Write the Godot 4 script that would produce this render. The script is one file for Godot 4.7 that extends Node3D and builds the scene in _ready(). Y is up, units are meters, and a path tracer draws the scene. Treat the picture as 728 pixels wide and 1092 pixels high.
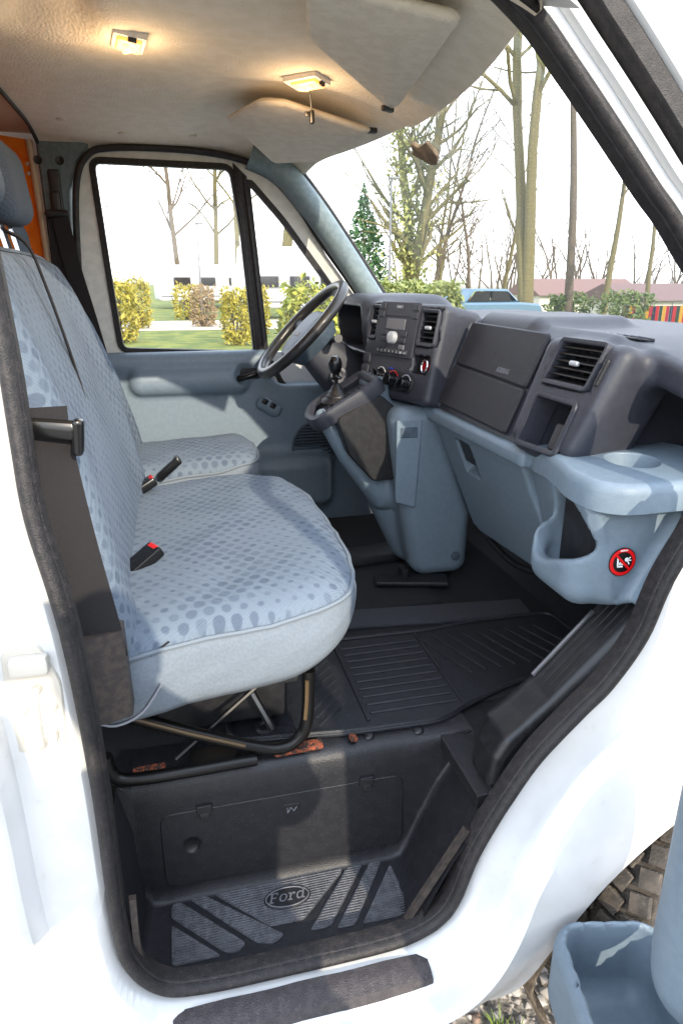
extends Node3D
# A camper van cab seen through its open passenger door. x = towards the bonnet, y = up, z = towards the passenger side (outside).

var M := {}
var used := {}
var rng := RandomNumberGenerator.new()

# ---------------------------------------------------------------- mesh builder: triangle soup with creased normals
class G:
	var v := PackedVector3Array()
	var uv := PackedVector2Array()
	var nn := PackedVector3Array()
	func tri(a: Vector3, b: Vector3, c: Vector3, ua := Vector2.ZERO, ub := Vector2.ZERO, uc := Vector2.ZERO) -> void:
		v.append(a); v.append(b); v.append(c)
		uv.append(ua); uv.append(ub); uv.append(uc)
	func quad(a: Vector3, b: Vector3, c: Vector3, d: Vector3, ua := Vector2.ZERO, ub := Vector2.ZERO, uc := Vector2.ZERO, ud := Vector2.ZERO) -> void:
		tri(a, b, c, ua, ub, uc); tri(a, c, d, ua, uc, ud)
	# grid of rows; every row the same length
	func loft(rows: Array, closed := false, looped := false, uvs: Array = []) -> void:
		var nr := rows.size()
		var nc: int = rows[0].size()
		for i in (nr if looped else nr - 1):
			var p: PackedVector3Array = rows[i]
			var q: PackedVector3Array = rows[(i + 1) % nr]
			for j in (nc if closed else nc - 1):
				var k := (j + 1) % nc
				if uvs.is_empty():
					quad(p[j], p[k], q[k], q[j])
				else:
					var pu: PackedVector2Array = uvs[i]
					var qu: PackedVector2Array = uvs[(i + 1) % nr]
					quad(p[j], p[k], q[k], q[j], pu[j], pu[k], qu[k], qu[j])
	func fan(ring: PackedVector3Array, flip := false) -> void:
		var c := Vector3.ZERO
		for p in ring: c += p
		c /= ring.size()
		for j in ring.size():
			var k := (j + 1) % ring.size()
			if flip: tri(c, ring[k], ring[j])
			else: tri(c, ring[j], ring[k])
	func add(o: G, t := Transform3D()) -> void:
		for p in o.v: v.append(t * p)
		uv.append_array(o.uv)
	func xf(t: Transform3D) -> G:
		for i in v.size(): v[i] = t * v[i]
		return self
	# box with chamfered/rounded edges
	func rbox(c: Vector3, s: Vector3, r := 0.004, b := Basis(), seg := 2) -> void:
		r = minf(r, minf(s.x, minf(s.y, s.z)) * 0.499)
		var h := s * 0.5 - Vector3.ONE * r
		var angs := PackedFloat32Array()
		var rows := []
		# latitudes
		var lats := []
		for i in seg + 1: lats.append([-PI / 2 + PI / 2 * i / seg, -1.0])
		for i in seg + 1: lats.append([PI / 2 * i / seg, 1.0])
		for l in lats:
			var row := PackedVector3Array()
			for q in 4:
				for i in seg + 1:
					var a := PI / 2 * (q + float(i) / seg)
					var sx := 1.0 if q == 0 or q == 3 else -1.0
					var sz := 1.0 if q < 2 else -1.0
					row.append(c + b * Vector3(sx * h.x + r * cos(l[0]) * cos(a), l[1] * h.y + r * sin(l[0]), sz * h.z + r * cos(l[0]) * sin(a)))
			rows.append(row)
		loft(rows, true)
		fan(rows[0], true)
		fan(rows[-1], false)
	# tube along a path
	func tube(path: PackedVector3Array, radius: Variant, sides := 8, closed := false, caps := true) -> void:
		var rows := []
		var n := path.size()
		var up := Vector3.ZERO
		for i in n:
			var t: Vector3
			if closed: t = (path[(i + 1) % n] - path[(i - 1 + n) % n]).normalized()
			else: t = (path[mini(i + 1, n - 1)] - path[maxi(i - 1, 0)]).normalized()
			if up == Vector3.ZERO:
				up = t.cross(Vector3.UP)
				if up.length() < 0.2: up = t.cross(Vector3.RIGHT)
				up = up.normalized()
			up = (up - t * up.dot(t)).normalized()
			var bi := t.cross(up)
			var r: float = radius[i] if radius is Array or radius is PackedFloat32Array else radius
			var row := PackedVector3Array()
			for k in sides:
				var a := TAU * k / sides
				row.append(path[i] + (up * cos(a) + bi * sin(a)) * r)
			rows.append(row)
		loft(rows, true, closed)
		if caps and not closed:
			fan(rows[0], true); fan(rows[-1])
	# sweep of a 2D profile (a = outward in the path's plane, b = along axis w); path nearly in the plane across w
	func sweep(path: PackedVector3Array, prof: PackedVector2Array, w: Vector3, closed := false, prof_closed := false, caps := true) -> void:
		var rows := []
		var n := path.size()
		for i in n:
			var t: Vector3
			if closed: t = (path[(i + 1) % n] - path[(i - 1 + n) % n])
			else: t = (path[mini(i + 1, n - 1)] - path[maxi(i - 1, 0)])
			t = (t - w * t.dot(w)).normalized()
			var o := t.cross(w)
			var row := PackedVector3Array()
			for p in prof: row.append(path[i] + o * p.x + w * p.y)
			rows.append(row)
		loft(rows, prof_closed, closed)
		if caps and prof_closed and not closed:
			fan(rows[0], true); fan(rows[-1])
	# lathe round the y axis
	func lathe(prof: PackedVector2Array, seg := 24, t := Transform3D()) -> void:
		var rows := []
		for p in prof:
			var row := PackedVector3Array()
			for k in seg:
				var a := TAU * k / seg
				row.append(t * Vector3(p.x * cos(a), p.y, p.x * sin(a)))
			rows.append(row)
		loft(rows, true)
	# polygon (in t's xy plane) extruded along its z, bevelled
	func plate(poly: PackedVector2Array, depth: float, bevel := 0.0, t := Transform3D()) -> void:
		var rows := []
		var levels := [[0.0, bevel], [bevel, 0.0], [depth - bevel, 0.0], [depth, bevel]] if bevel > 0.0 else [[0.0, 0.0], [depth, 0.0]]
		var inner := poly
		if bevel > 0.0:
			inner = inset(poly, bevel)
		for l in levels:
			var row := PackedVector3Array()
			var src: PackedVector2Array = inner if l[1] > 0.0 else poly
			for p in src: row.append(t * Vector3(p.x, p.y, l[0]))
			rows.append(row)
		loft(rows, true)
		var ix := Geometry2D.triangulate_polygon(inner)
		for i in range(0, ix.size(), 3):
			var a := inner[ix[i]]; var b := inner[ix[i + 1]]; var c := inner[ix[i + 2]]
			tri(t * Vector3(a.x, a.y, depth), t * Vector3(b.x, b.y, depth), t * Vector3(c.x, c.y, depth), a, b, c)
			tri(t * Vector3(a.x, a.y, 0), t * Vector3(c.x, c.y, 0), t * Vector3(b.x, b.y, 0), a, c, b)
	static func inset(poly: PackedVector2Array, d: float) -> PackedVector2Array:
		var n := poly.size()
		var area := 0.0
		for i in n: area += poly[i].cross(poly[(i + 1) % n])
		var sg := 1.0 if area > 0 else -1.0
		var out := PackedVector2Array()
		for i in n:
			var e1 := (poly[i] - poly[(i - 1 + n) % n]).normalized()
			var e2 := (poly[(i + 1) % n] - poly[i]).normalized()
			var n1 := Vector2(-e1.y, e1.x) * sg
			var n2 := Vector2(-e2.y, e2.x) * sg
			var m := n1 + n2
			var den := maxf(0.35, 1.0 + n1.dot(n2))
			out.append(poly[i] + m * d / den)
		return out
	func mesh(crease := 40.0) -> ArrayMesh:
		var n := v.size()
		var nrm := PackedVector3Array()
		nrm.resize(n)
		if nn.size() == n:
			nrm = nn
		else:
			var fn := PackedVector3Array()
			fn.resize(n / 3)
			var bucket := {}
			for t in n / 3:
				var a := v[t * 3]
				fn[t] = (v[t * 3 + 2] - a).cross(v[t * 3 + 1] - a)
			if crease <= 0.0:
				for i in n: nrm[i] = fn[i / 3].normalized()
			else:
				var key := PackedInt64Array()
				key.resize(n)
				for i in n:
					var p := v[i]
					var k := (int(roundf(p.x * 20000.0)) * 73856093) ^ (int(roundf(p.y * 20000.0)) * 19349663) ^ (int(roundf(p.z * 20000.0)) * 83492791)
					key[i] = k
					if bucket.has(k): bucket[k].append(i / 3)
					else: bucket[k] = [i / 3]
				var unit := PackedVector3Array()
				unit.resize(fn.size())
				for t in fn.size(): unit[t] = fn[t].normalized()
				var lim := cos(deg_to_rad(crease))
				for i in n:
					var me := unit[i / 3]
					var s := Vector3.ZERO
					for t in bucket[key[i]]:
						if me.dot(unit[t]) > lim: s += fn[t]
					nrm[i] = s.normalized() if s.length_squared() > 1e-20 else Vector3.UP
		var arr := []
		arr.resize(Mesh.ARRAY_MAX)
		arr[Mesh.ARRAY_VERTEX] = v
		arr[Mesh.ARRAY_NORMAL] = nrm
		arr[Mesh.ARRAY_TEX_UV] = uv
		var m := ArrayMesh.new()
		m.add_surface_from_arrays(Mesh.PRIMITIVE_TRIANGLES, arr)
		return m

# ---------------------------------------------------------------- moulded shapes: a signed distance meshed as surface nets
func snet(f: Callable, lo: Vector3, hi: Vector3, cell: float) -> G:
	var nx := int(ceil((hi.x - lo.x) / cell)); var ny := int(ceil((hi.y - lo.y) / cell)); var nz := int(ceil((hi.z - lo.z) / cell))
	var B := 4
	var bx := (nx + B - 1) / B; var by := (ny + B - 1) / B; var bz := (nz + B - 1) / B
	var val := {}
	var sy := nx + B + 2
	var sz := sy * (ny + B + 2)
	var vert := {}
	var reach := cell * B * 0.95
	var blocks := []
	for k in bz:
		for j in by:
			for i in bx:
				var c := lo + Vector3(i + 0.5, j + 0.5, k + 0.5) * (cell * B)
				if absf(f.call(c)) < reach: blocks.append(Vector3i(i, j, k) * B)
	var cells := []
	for bl in blocks:
		for k in B + 1:
			for j in B + 1:
				for i in B + 1:
					var id: int = (bl.x + i) + (bl.y + j) * sy + (bl.z + k) * sz
					if not val.has(id):
						val[id] = f.call(lo + Vector3(bl.x + i, bl.y + j, bl.z + k) * cell)
	var g := G.new()
	var cs := [0, 1, sy, sy + 1, sz, sz + 1, sz + sy, sz + sy + 1]
	var es := [[0, 1], [2, 3], [4, 5], [6, 7], [0, 2], [1, 3], [4, 6], [5, 7], [0, 4], [1, 5], [2, 6], [3, 7]]
	var cp := [Vector3(0, 0, 0), Vector3(1, 0, 0), Vector3(0, 1, 0), Vector3(1, 1, 0), Vector3(0, 0, 1), Vector3(1, 0, 1), Vector3(0, 1, 1), Vector3(1, 1, 1)]
	var e := cell * 0.25
	var norm := {}
	for bl in blocks:
		for k in B:
			for j in B:
				for i in B:
					var id: int = (bl.x + i) + (bl.y + j) * sy + (bl.z + k) * sz
					var d := PackedFloat32Array()
					d.resize(8)
					var mask := 0
					for q in 8:
						d[q] = val[id + cs[q]]
						if d[q] < 0.0: mask |= 1 << q
					if mask == 0 or mask == 255: continue
					var s := Vector3.ZERO
					var n := 0
					for ed in es:
						var a: float = d[ed[0]]; var b: float = d[ed[1]]
						if (a < 0.0) != (b < 0.0):
							s += (cp[ed[0]] as Vector3).lerp(cp[ed[1]], a / (a - b)); n += 1
					var p := lo + (Vector3(bl.x + i, bl.y + j, bl.z + k) + s / n) * cell
					var gr := Vector3.UP
					var d0: float = f.call(p)
					gr = Vector3(f.call(p + Vector3(e, 0, 0)) - d0, f.call(p + Vector3(0, e, 0)) - d0, f.call(p + Vector3(0, 0, e)) - d0) / e
					var gl := gr.length_squared()
					if gl > 0.05: p -= gr * clampf(d0 / gl, -cell * 0.6, cell * 0.6)
					vert[id] = p
					norm[id] = gr.normalized()
					cells.append(id)
	for id in cells:
		var a: float = val[id]
		for ax in 3:
			var st: int = [1, sy, sz][ax]
			var u: int = [sy, sz, 1][ax]
			var w: int = [sz, 1, sy][ax]
			if not val.has(id + st): continue
			var b: float = val[id + st]
			if (a < 0.0) == (b < 0.0): continue
			var q := [id, id - u, id - u - w, id - w]
			if not (vert.has(q[1]) and vert.has(q[2]) and vert.has(q[3])): continue
			if a >= 0.0: q.reverse()
			for t in [[0, 2, 1], [0, 3, 2]]:
				for o in t:
					g.v.append(vert[q[o]]); g.nn.append(norm[q[o]]); g.uv.append(Vector2.ZERO)
	return g

func smin(a: float, b: float, k: float) -> float:
	var h := maxf(k - absf(a - b), 0.0) / k
	return minf(a, b) - h * h * k * 0.25
func smax(a: float, b: float, k: float) -> float:
	return -smin(-a, -b, k)
func sd_box(p: Vector3, c: Vector3, h: Vector3, r: float) -> float:
	var q := (p - c).abs() - h + Vector3(r, r, r)
	return q.max(Vector3.ZERO).length() + minf(maxf(q.x, maxf(q.y, q.z)), 0.0) - r
func sd_cap(p: Vector3, a: Vector3, b: Vector3, ra: float, rb: float) -> float:
	var ba := b - a
	var t := clampf((p - a).dot(ba) / ba.length_squared(), 0.0, 1.0)
	return (p - a - ba * t).length() - lerpf(ra, rb, t)
func sd_poly(p: Vector2, poly: PackedVector2Array) -> float:
	var n := poly.size()
	var d := (p - poly[0]).length_squared()
	var s := 1.0
	var j := n - 1
	for i in n:
		var e := poly[j] - poly[i]
		var w := p - poly[i]
		var b := w - e * clampf(w.dot(e) / e.length_squared(), 0.0, 1.0)
		d = minf(d, b.length_squared())
		var c1 := p.y >= poly[i].y
		var c2 := p.y < poly[j].y
		var c3 := e.x * w.y > e.y * w.x
		if (c1 and c2 and c3) or (not c1 and not c2 and not c3): s = -s
		j = i
	return s * sqrt(d)
# extruded polygon: 2D distance d2 and the coordinate across, rounded
func ext(d2: float, q: float, lo: float, hi: float, r: float) -> float:
	var dz := absf(q - (lo + hi) * 0.5) - (hi - lo) * 0.5
	var a := maxf(d2 + r, 0.0); var b := maxf(dz + r, 0.0)
	return sqrt(a * a + b * b) + minf(maxf(d2 + r, dz + r), 0.0) - r

# ---------------------------------------------------------------- curves
func pv(a: Array) -> PackedVector2Array:
	var o := PackedVector2Array()
	for i in range(0, a.size(), 2): o.append(Vector2(a[i], a[i + 1]))
	return o
func pts3(a: Array) -> PackedVector3Array:
	var o := PackedVector3Array()
	for i in range(0, a.size(), 3): o.append(Vector3(a[i], a[i + 1], a[i + 2]))
	return o
func crom(p: PackedVector3Array, per: int, closed := false) -> PackedVector3Array:
	var o := PackedVector3Array()
	var n := p.size()
	for i in (n if closed else n - 1):
		var a := p[(i - 1 + n) % n] if closed else p[maxi(i - 1, 0)]
		var b := p[i]
		var c := p[(i + 1) % n]
		var d := p[(i + 2) % n] if closed else p[mini(i + 2, n - 1)]
		for k in per: o.append(b.cubic_interpolate(c, a, d, float(k) / per))
	if not closed: o.append(p[n - 1])
	return o
func crom2(p: PackedVector2Array, per: int, closed := false) -> PackedVector2Array:
	var q := PackedVector3Array()
	for a in p: q.append(Vector3(a.x, a.y, 0))
	var o := PackedVector2Array()
	for a in crom(q, per, closed): o.append(Vector2(a.x, a.y))
	return o
# rounded rectangle / rounded polygon outline
func rounded(poly: PackedVector2Array, r: float, seg := 4) -> PackedVector2Array:
	var o := PackedVector2Array()
	var n := poly.size()
	for i in n:
		var p := poly[i]
		var a := poly[(i - 1 + n) % n] - p
		var b := poly[(i + 1) % n] - p
		var rr := minf(r, minf(a.length(), b.length()) * 0.45)
		var s := p + a.normalized() * rr
		var e := p + b.normalized() * rr
		for k in seg + 1:
			var t := float(k) / seg
			o.append(s.lerp(p, t).lerp(p.lerp(e, t), t))
	return o
func rrect(w: float, h: float, r: float, seg := 4) -> PackedVector2Array:
	return rounded(pv([-w / 2, -h / 2, w / 2, -h / 2, w / 2, h / 2, -w / 2, h / 2]), r, seg)

# ---------------------------------------------------------------- nodes
func numbered(called: String) -> String:
	var n: int = used.get(called, 0)
	used[called] = n + 1
	return called if n == 0 else "%s_%03d" % [called, n]
func thing(called: String, label: String, category: String, at := Vector3.ZERO, group := "") -> Node3D:
	var o := Node3D.new()
	o.name = numbered(called)
	add_child(o)
	o.position = at
	tag(o, label, category, group)
	return o
func tag(o: Node3D, label: String, category: String, group := "") -> void:
	o.set_meta("label", label)
	o.set_meta("category", category)
	if group: o.set_meta("group", group)
# part under parent; g is in world coordinates, moved into the parent's
func part(parent: Node3D, called: String, g: Variant, m: Material, crease := 40.0, label := "") -> MeshInstance3D:
	var o := MeshInstance3D.new()
	o.name = called if parent != self else numbered(called)
	if g is G:
		if parent != self:
			var off := origin_of(parent)
			if off != Vector3.ZERO:
				for i in g.v.size(): g.v[i] -= off
		o.mesh = g.mesh(crease)
	else:
		o.mesh = g
	o.material_override = m
	parent.add_child(o, true)
	if label: o.set_meta("label", label)
	return o
func origin_of(n: Node) -> Vector3:
	var s := Vector3.ZERO
	while n != self and n != null:
		if n is Node3D: s += n.position
		n = n.get_parent()
	return s
func struct(called: String, g: G, m: Material, crease := 40.0) -> MeshInstance3D:
	var o := part(self, called, g, m, crease)
	o.set_meta("kind", "structure")
	return o

# ---------------------------------------------------------------- materials
func noise_img(size: int, freq: float, octaves := 4, type := FastNoiseLite.TYPE_SIMPLEX_SMOOTH, sd := 1) -> Image:
	var n := FastNoiseLite.new()
	n.seed = sd
	n.noise_type = type
	n.frequency = freq
	n.fractal_octaves = octaves
	if type == FastNoiseLite.TYPE_CELLULAR:
		n.cellular_return_type = FastNoiseLite.RETURN_DISTANCE
	return n.get_seamless_image(size, size)
func ntex(im: Image, strength: float) -> ImageTexture:
	var c := im.duplicate()
	c.convert(Image.FORMAT_RGBA8)
	c.bump_map_to_normal_map(strength)
	return ImageTexture.create_from_image(c)
# colour picture: noise picture mapped between two colours (sRGB)
func ctex(im: Image, a: Color, b: Color, lo := 0.3, hi := 0.7, spots: Image = null, sc := Color.BLACK, thr := 0.75, amount := 0.5) -> ImageTexture:
	var w := im.get_width(); var h := im.get_height()
	var o := Image.create(w, h, false, Image.FORMAT_RGB8)
	for y in h:
		for x in w:
			var t := smoothstep(lo, hi, im.get_pixel(x, y).r)
			var c := a.lerp(b, t)
			if spots:
				var s := spots.get_pixel(x, y).r
				if s > thr: c = c.lerp(sc, amount * smoothstep(thr, thr + 0.12, s))
			o.set_pixel(x, y, c)
	return ImageTexture.create_from_image(o)
func mat(called: String, c: Color, rough := 0.6, metal := 0.0) -> StandardMaterial3D:
	var m := StandardMaterial3D.new()
	m.resource_name = called
	m.albedo_color = c
	m.roughness = rough
	m.metallic = metal
	M[called] = m
	return m
func tri_map(m: StandardMaterial3D, scale: float, albedo: Texture2D = null, normal: Texture2D = null, nscale := 1.0, world := false) -> StandardMaterial3D:
	m.uv1_triplanar = true
	m.uv1_world_triplanar = world
	m.uv1_scale = Vector3.ONE * scale
	m.uv1_triplanar_sharpness = 6.0
	if albedo: m.albedo_texture = albedo
	if normal:
		m.normal_enabled = true
		m.normal_texture = normal
		m.normal_scale = nscale
	return m

func make_materials() -> void:
	var grain := noise_img(512, 0.16, 2, FastNoiseLite.TYPE_CELLULAR, 3)
	var gn := ntex(grain, 2.0)
	var fine := noise_img(256, 0.25, 2, FastNoiseLite.TYPE_SIMPLEX_SMOOTH, 5)
	var fnn := ntex(fine, 4.0)
	var cloud := noise_img(256, 0.012, 5, FastNoiseLite.TYPE_SIMPLEX_SMOOTH, 7)
	var cloud2 := noise_img(256, 0.03, 5, FastNoiseLite.TYPE_SIMPLEX_SMOOTH, 11)
	var specks := noise_img(256, 0.12, 3, FastNoiseLite.TYPE_SIMPLEX_SMOOTH, 13)
	var m: StandardMaterial3D
	m = mat("white_paint", Color.WHITE, 0.28)
	tri_map(m, 0.9, ctex(cloud2, Color(0.84, 0.84, 0.84), Color(0.81, 0.81, 0.805), 0.3, 0.8, specks, Color(0.72, 0.69, 0.64), 0.80, 0.22))
	m.clearcoat_enabled = true; m.clearcoat = 0.5; m.clearcoat_roughness = 0.1
	m = mat("blue_plastic", Color.WHITE, 0.48)
	tri_map(m, 5.0, ctex(cloud2, Color(0.43, 0.488, 0.537), Color(0.445, 0.502, 0.55), 0.3, 0.7, specks, Color(0.48, 0.535, 0.575), 0.74, 0.35), gn, 0.35)
	m = mat("dark_blue_plastic", Color.WHITE, 0.5)
	tri_map(m, 5.0, ctex(cloud2, Color(0.27, 0.32, 0.37), Color(0.30, 0.35, 0.40)), gn, 0.4)
	m = mat("charcoal_plastic", Color.WHITE, 0.5)
	tri_map(m, 6.0, ctex(cloud2, Color(0.195, 0.20, 0.232), Color(0.208, 0.213, 0.245), 0.3, 0.7, specks, Color(0.29, 0.29, 0.31), 0.76, 0.3), gn, 0.55)
	m = mat("airbag_plastic", Color.WHITE, 0.62)
	tri_map(m, 6.0, ctex(cloud2, Color(0.15, 0.145, 0.165), Color(0.168, 0.163, 0.182)), gn, 0.8)
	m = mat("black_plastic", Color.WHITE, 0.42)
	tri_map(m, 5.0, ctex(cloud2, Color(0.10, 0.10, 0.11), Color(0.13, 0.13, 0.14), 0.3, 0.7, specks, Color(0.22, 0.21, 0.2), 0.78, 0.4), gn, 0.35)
	m = mat("gloss_black", Color(0.07, 0.07, 0.075), 0.22)
	m = mat("step_plastic", Color.WHITE, 0.5)
	tri_map(m, 4.0, ctex(cloud2, Color(0.10, 0.10, 0.118), Color(0.122, 0.122, 0.138), 0.25, 0.75, specks, Color(0.27, 0.26, 0.25), 0.74, 0.5), gn, 0.5)
	m = mat("rubber_mat", Color.WHITE, 0.55)
	tri_map(m, 4.0, ctex(cloud2, Color(0.105, 0.11, 0.13), Color(0.13, 0.135, 0.155), 0.3, 0.7, specks, Color(0.27, 0.27, 0.27), 0.77, 0.5), fnn, 0.25)
	m = mat("seal_rubber", Color.WHITE, 0.6)
	tri_map(m, 6.0, ctex(cloud2, Color(0.105, 0.095, 0.10), Color(0.17, 0.15, 0.15), 0.3, 0.8, specks, Color(0.32, 0.29, 0.27), 0.72, 0.5), fnn, 0.3)
	m = mat("sill_rubber", Color.WHITE, 0.7)
	tri_map(m, 5.0, ctex(cloud2, Color(0.235, 0.215, 0.225), Color(0.275, 0.255, 0.26), 0.3, 0.7, specks, Color(0.42, 0.39, 0.37), 0.72, 0.5), fnn, 0.5)
	m = mat("pad_rubber", Color.WHITE, 0.6)
	tri_map(m, 5.0, ctex(cloud2, Color(0.28, 0.28, 0.30), Color(0.36, 0.36, 0.38), 0.3, 0.7, specks, Color(0.5, 0.49, 0.47), 0.7, 0.5), fnn, 0.4)
	m = mat("carpet", Color.WHITE, 0.95)
	tri_map(m, 9.0, ctex(noise_img(256, 0.35, 2, FastNoiseLite.TYPE_SIMPLEX_SMOOTH, 21), Color(0.14, 0.145, 0.16), Color(0.38, 0.39, 0.43), 0.35, 0.72), fnn, 1.0)
	m = mat("dark_carpet", Color.WHITE, 0.95)
	tri_map(m, 9.0, ctex(noise_img(256, 0.35, 2, FastNoiseLite.TYPE_SIMPLEX_SMOOTH, 22), Color(0.10, 0.105, 0.115), Color(0.19, 0.195, 0.205), 0.35, 0.75), fnn, 1.0)
	m = mat("headliner", Color.WHITE, 0.95)
	tri_map(m, 2.2, ctex(cloud2, Color(0.86, 0.815, 0.73), Color(0.885, 0.84, 0.765), 0.25, 0.75, specks, Color(0.72, 0.67, 0.58), 0.76, 0.3), fnn, 0.2)
	m = mat("visor_cloth", Color.WHITE, 0.92)
	tri_map(m, 3.0, ctex(cloud2, Color(0.80, 0.755, 0.685), Color(0.83, 0.785, 0.715)), fnn, 0.2)
	m = mat("grey_trim", Color.WHITE, 0.6)
	tri_map(m, 5.0, ctex(cloud2, Color(0.43, 0.49, 0.50), Color(0.47, 0.525, 0.535)), gn, 0.4)
	m = mat("pillar_trim", Color.WHITE, 0.6)
	tri_map(m, 5.0, ctex(cloud2, Color(0.34, 0.40, 0.425), Color(0.38, 0.44, 0.46)), gn, 0.4)
	m = mat("inner_frame", Color.WHITE, 0.4)
	tri_map(m, 3.0, ctex(cloud2, Color(0.80, 0.805, 0.78), Color(0.84, 0.84, 0.815)))
	m = mat("orange_board", Color.WHITE, 0.6)
	tri_map(m, 2.0, ctex(cloud, Color(0.86, 0.44, 0.07), Color(0.91, 0.51, 0.11)), fnn, 0.2)
	mat("beige_trim", Color(0.72, 0.63, 0.53), 0.6)
	mat("steel", Color(0.55, 0.55, 0.56), 0.32, 1.0)
	mat("chrome", Color(0.80, 0.80, 0.82), 0.12, 1.0)
	mat("silver_print", Color(0.72, 0.73, 0.75), 0.4, 0.3)
	mat("wheel_leather", Color(0.17, 0.165, 0.165), 0.34)
	mat("seat_tube", Color(0.09, 0.085, 0.085), 0.35, 0.4)
	mat("rail_paint", Color(0.36, 0.29, 0.20), 0.45, 0.2)
	m = mat("rusty_steel", Color.WHITE, 0.8)
	tri_map(m, 7.0, ctex(cloud2, Color(0.17, 0.13, 0.12), Color(0.52, 0.25, 0.15), 0.38, 0.58, specks, Color(0.68, 0.40, 0.26), 0.6, 0.7), fnn, 0.8)
	m = mat("belt_web", Color.WHITE, 0.85)
	tri_map(m, 12.0, ctex(fine, Color(0.095, 0.085, 0.095), Color(0.15, 0.135, 0.14)), fnn, 0.7)
	m = mat("pillar_brown", Color.WHITE, 0.55)
	tri_map(m, 6.0, ctex(cloud2, Color(0.20, 0.175, 0.165), Color(0.26, 0.225, 0.205), 0.3, 0.7, specks, Color(0.36, 0.32, 0.29), 0.75, 0.4), gn, 0.5)
	mat("buckle_red", Color(0.78, 0.12, 0.12), 0.4)
	mat("white_plastic", Color(0.85, 0.83, 0.80), 0.45)
	mat("dirty_white", Color(0.78, 0.755, 0.71), 0.5)
	mat("caravan_white", Color(0.76, 0.76, 0.76), 0.45)
	mat("sticker_red", Color(0.86, 0.05, 0.07), 0.35)
	mat("sticker_black", Color(0.03, 0.03, 0.03), 0.35)
	mat("sticker_white", Color(0.92, 0.92, 0.92), 0.4)
	mat("print_grey", Color(0.42, 0.42, 0.44), 0.5)
	mat("knob_red", Color(0.75, 0.10, 0.12), 0.4)
	mat("knob_blue", Color(0.12, 0.2, 0.7), 0.4)
	m = mat("glass", Color(1, 1, 1, 0.04), 0.0)
	m.transparency = BaseMaterial3D.TRANSPARENCY_ALPHA
	m.metallic_specular = 0.5
	m = mat("tinted_band", Color(0.42, 0.5, 0.52, 0.22), 0.3)
	m.transparency = BaseMaterial3D.TRANSPARENCY_ALPHA
	m = mat("lens", Color(1.0, 0.82, 0.6), 0.4)
	m.emission_enabled = true; m.emission = Color(1.0, 0.50, 0.12); m.emission_energy_multiplier = 1.0
	m = mat("filament", Color(1.0, 0.8, 0.45), 0.4)
	m.emission_enabled = true; m.emission = Color(1.0, 0.72, 0.28); m.emission_energy_multiplier = 3.0
	# upholstery
	m = mat("dot_fabric", Color.WHITE, 0.9)
	m.albedo_texture = fabric_tex()
	m.uv1_scale = Vector3.ONE / 0.30
	m.normal_enabled = true; m.normal_texture = weave_n(); m.normal_scale = 0.5
	m = mat("side_fabric", Color.WHITE, 0.9)
	tri_map(m, 14.0, ctex(cloud2, Color(0.435, 0.468, 0.505), Color(0.455, 0.488, 0.525), 0.3, 0.7, specks, Color(0.41, 0.445, 0.48), 0.75, 0.3), weave_n(), 0.3)
	mat("piping", Color(0.435, 0.47, 0.505), 0.85)
	m = mat("headrest_fabric", Color.WHITE, 0.92)
	tri_map(m, 5.0, ctex(fine, Color(0.24, 0.28, 0.33), Color(0.33, 0.37, 0.42)), weave_n(), 0.7)
	# outdoors
	m = mat("tyre_rubber", Color.WHITE, 0.85)
	tri_map(m, 3.0, ctex(cloud2, Color(0.27, 0.25, 0.23), Color(0.37, 0.335, 0.30), 0.3, 0.7, specks, Color(0.45, 0.41, 0.36), 0.72, 0.5), fnn, 0.5)
	m = mat("mud_flap", Color.WHITE, 0.8)
	tri_map(m, 3.0, ctex(cloud2, Color(0.42, 0.36, 0.29), Color(0.53, 0.46, 0.38), 0.3, 0.7, cloud, Color(0.66, 0.58, 0.48), 0.6, 0.5), fnn, 0.5)
	mat("arch_liner", Color(0.10, 0.09, 0.085), 0.9)
	m = mat("lawn", Color.WHITE, 1.0)
	tri_map(m, 0.13, ctex(cloud2, Color(0.30, 0.36, 0.10), Color(0.42, 0.44, 0.14), 0.3, 0.7, specks, Color(0.46, 0.42, 0.20), 0.66, 0.5), null, 1.0, true)
	m = mat("gravel_ground", Color.WHITE, 1.0)
	tri_map(m, 2.2, ctex(noise_img(256, 0.06, 4, FastNoiseLite.TYPE_CELLULAR, 31), Color(0.48, 0.465, 0.445), Color(0.68, 0.655, 0.625), 0.2, 0.7), ntex(noise_img(256, 0.06, 4, FastNoiseLite.TYPE_CELLULAR, 31), 6.0), 1.0, true)
	m = mat("pale_gravel", Color.WHITE, 1.0)
	tri_map(m, 0.8, ctex(specks, Color(0.60, 0.56, 0.50), Color(0.72, 0.68, 0.62)), null, 1.0, true)
	m = mat("bark", Color.WHITE, 0.95)
	tri_map(m, 2.2, ctex(cloud2, Color(0.37, 0.345, 0.25), Color(0.53, 0.49, 0.32), 0.3, 0.7, specks, Color(0.30, 0.28, 0.22), 0.66, 0.4), fnn, 1.0)
	m = mat("grey_bark", Color.WHITE, 0.95)
	tri_map(m, 2.2, ctex(cloud2, Color(0.34, 0.30, 0.26), Color(0.47, 0.42, 0.35), 0.3, 0.7), fnn, 1.0)

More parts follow.
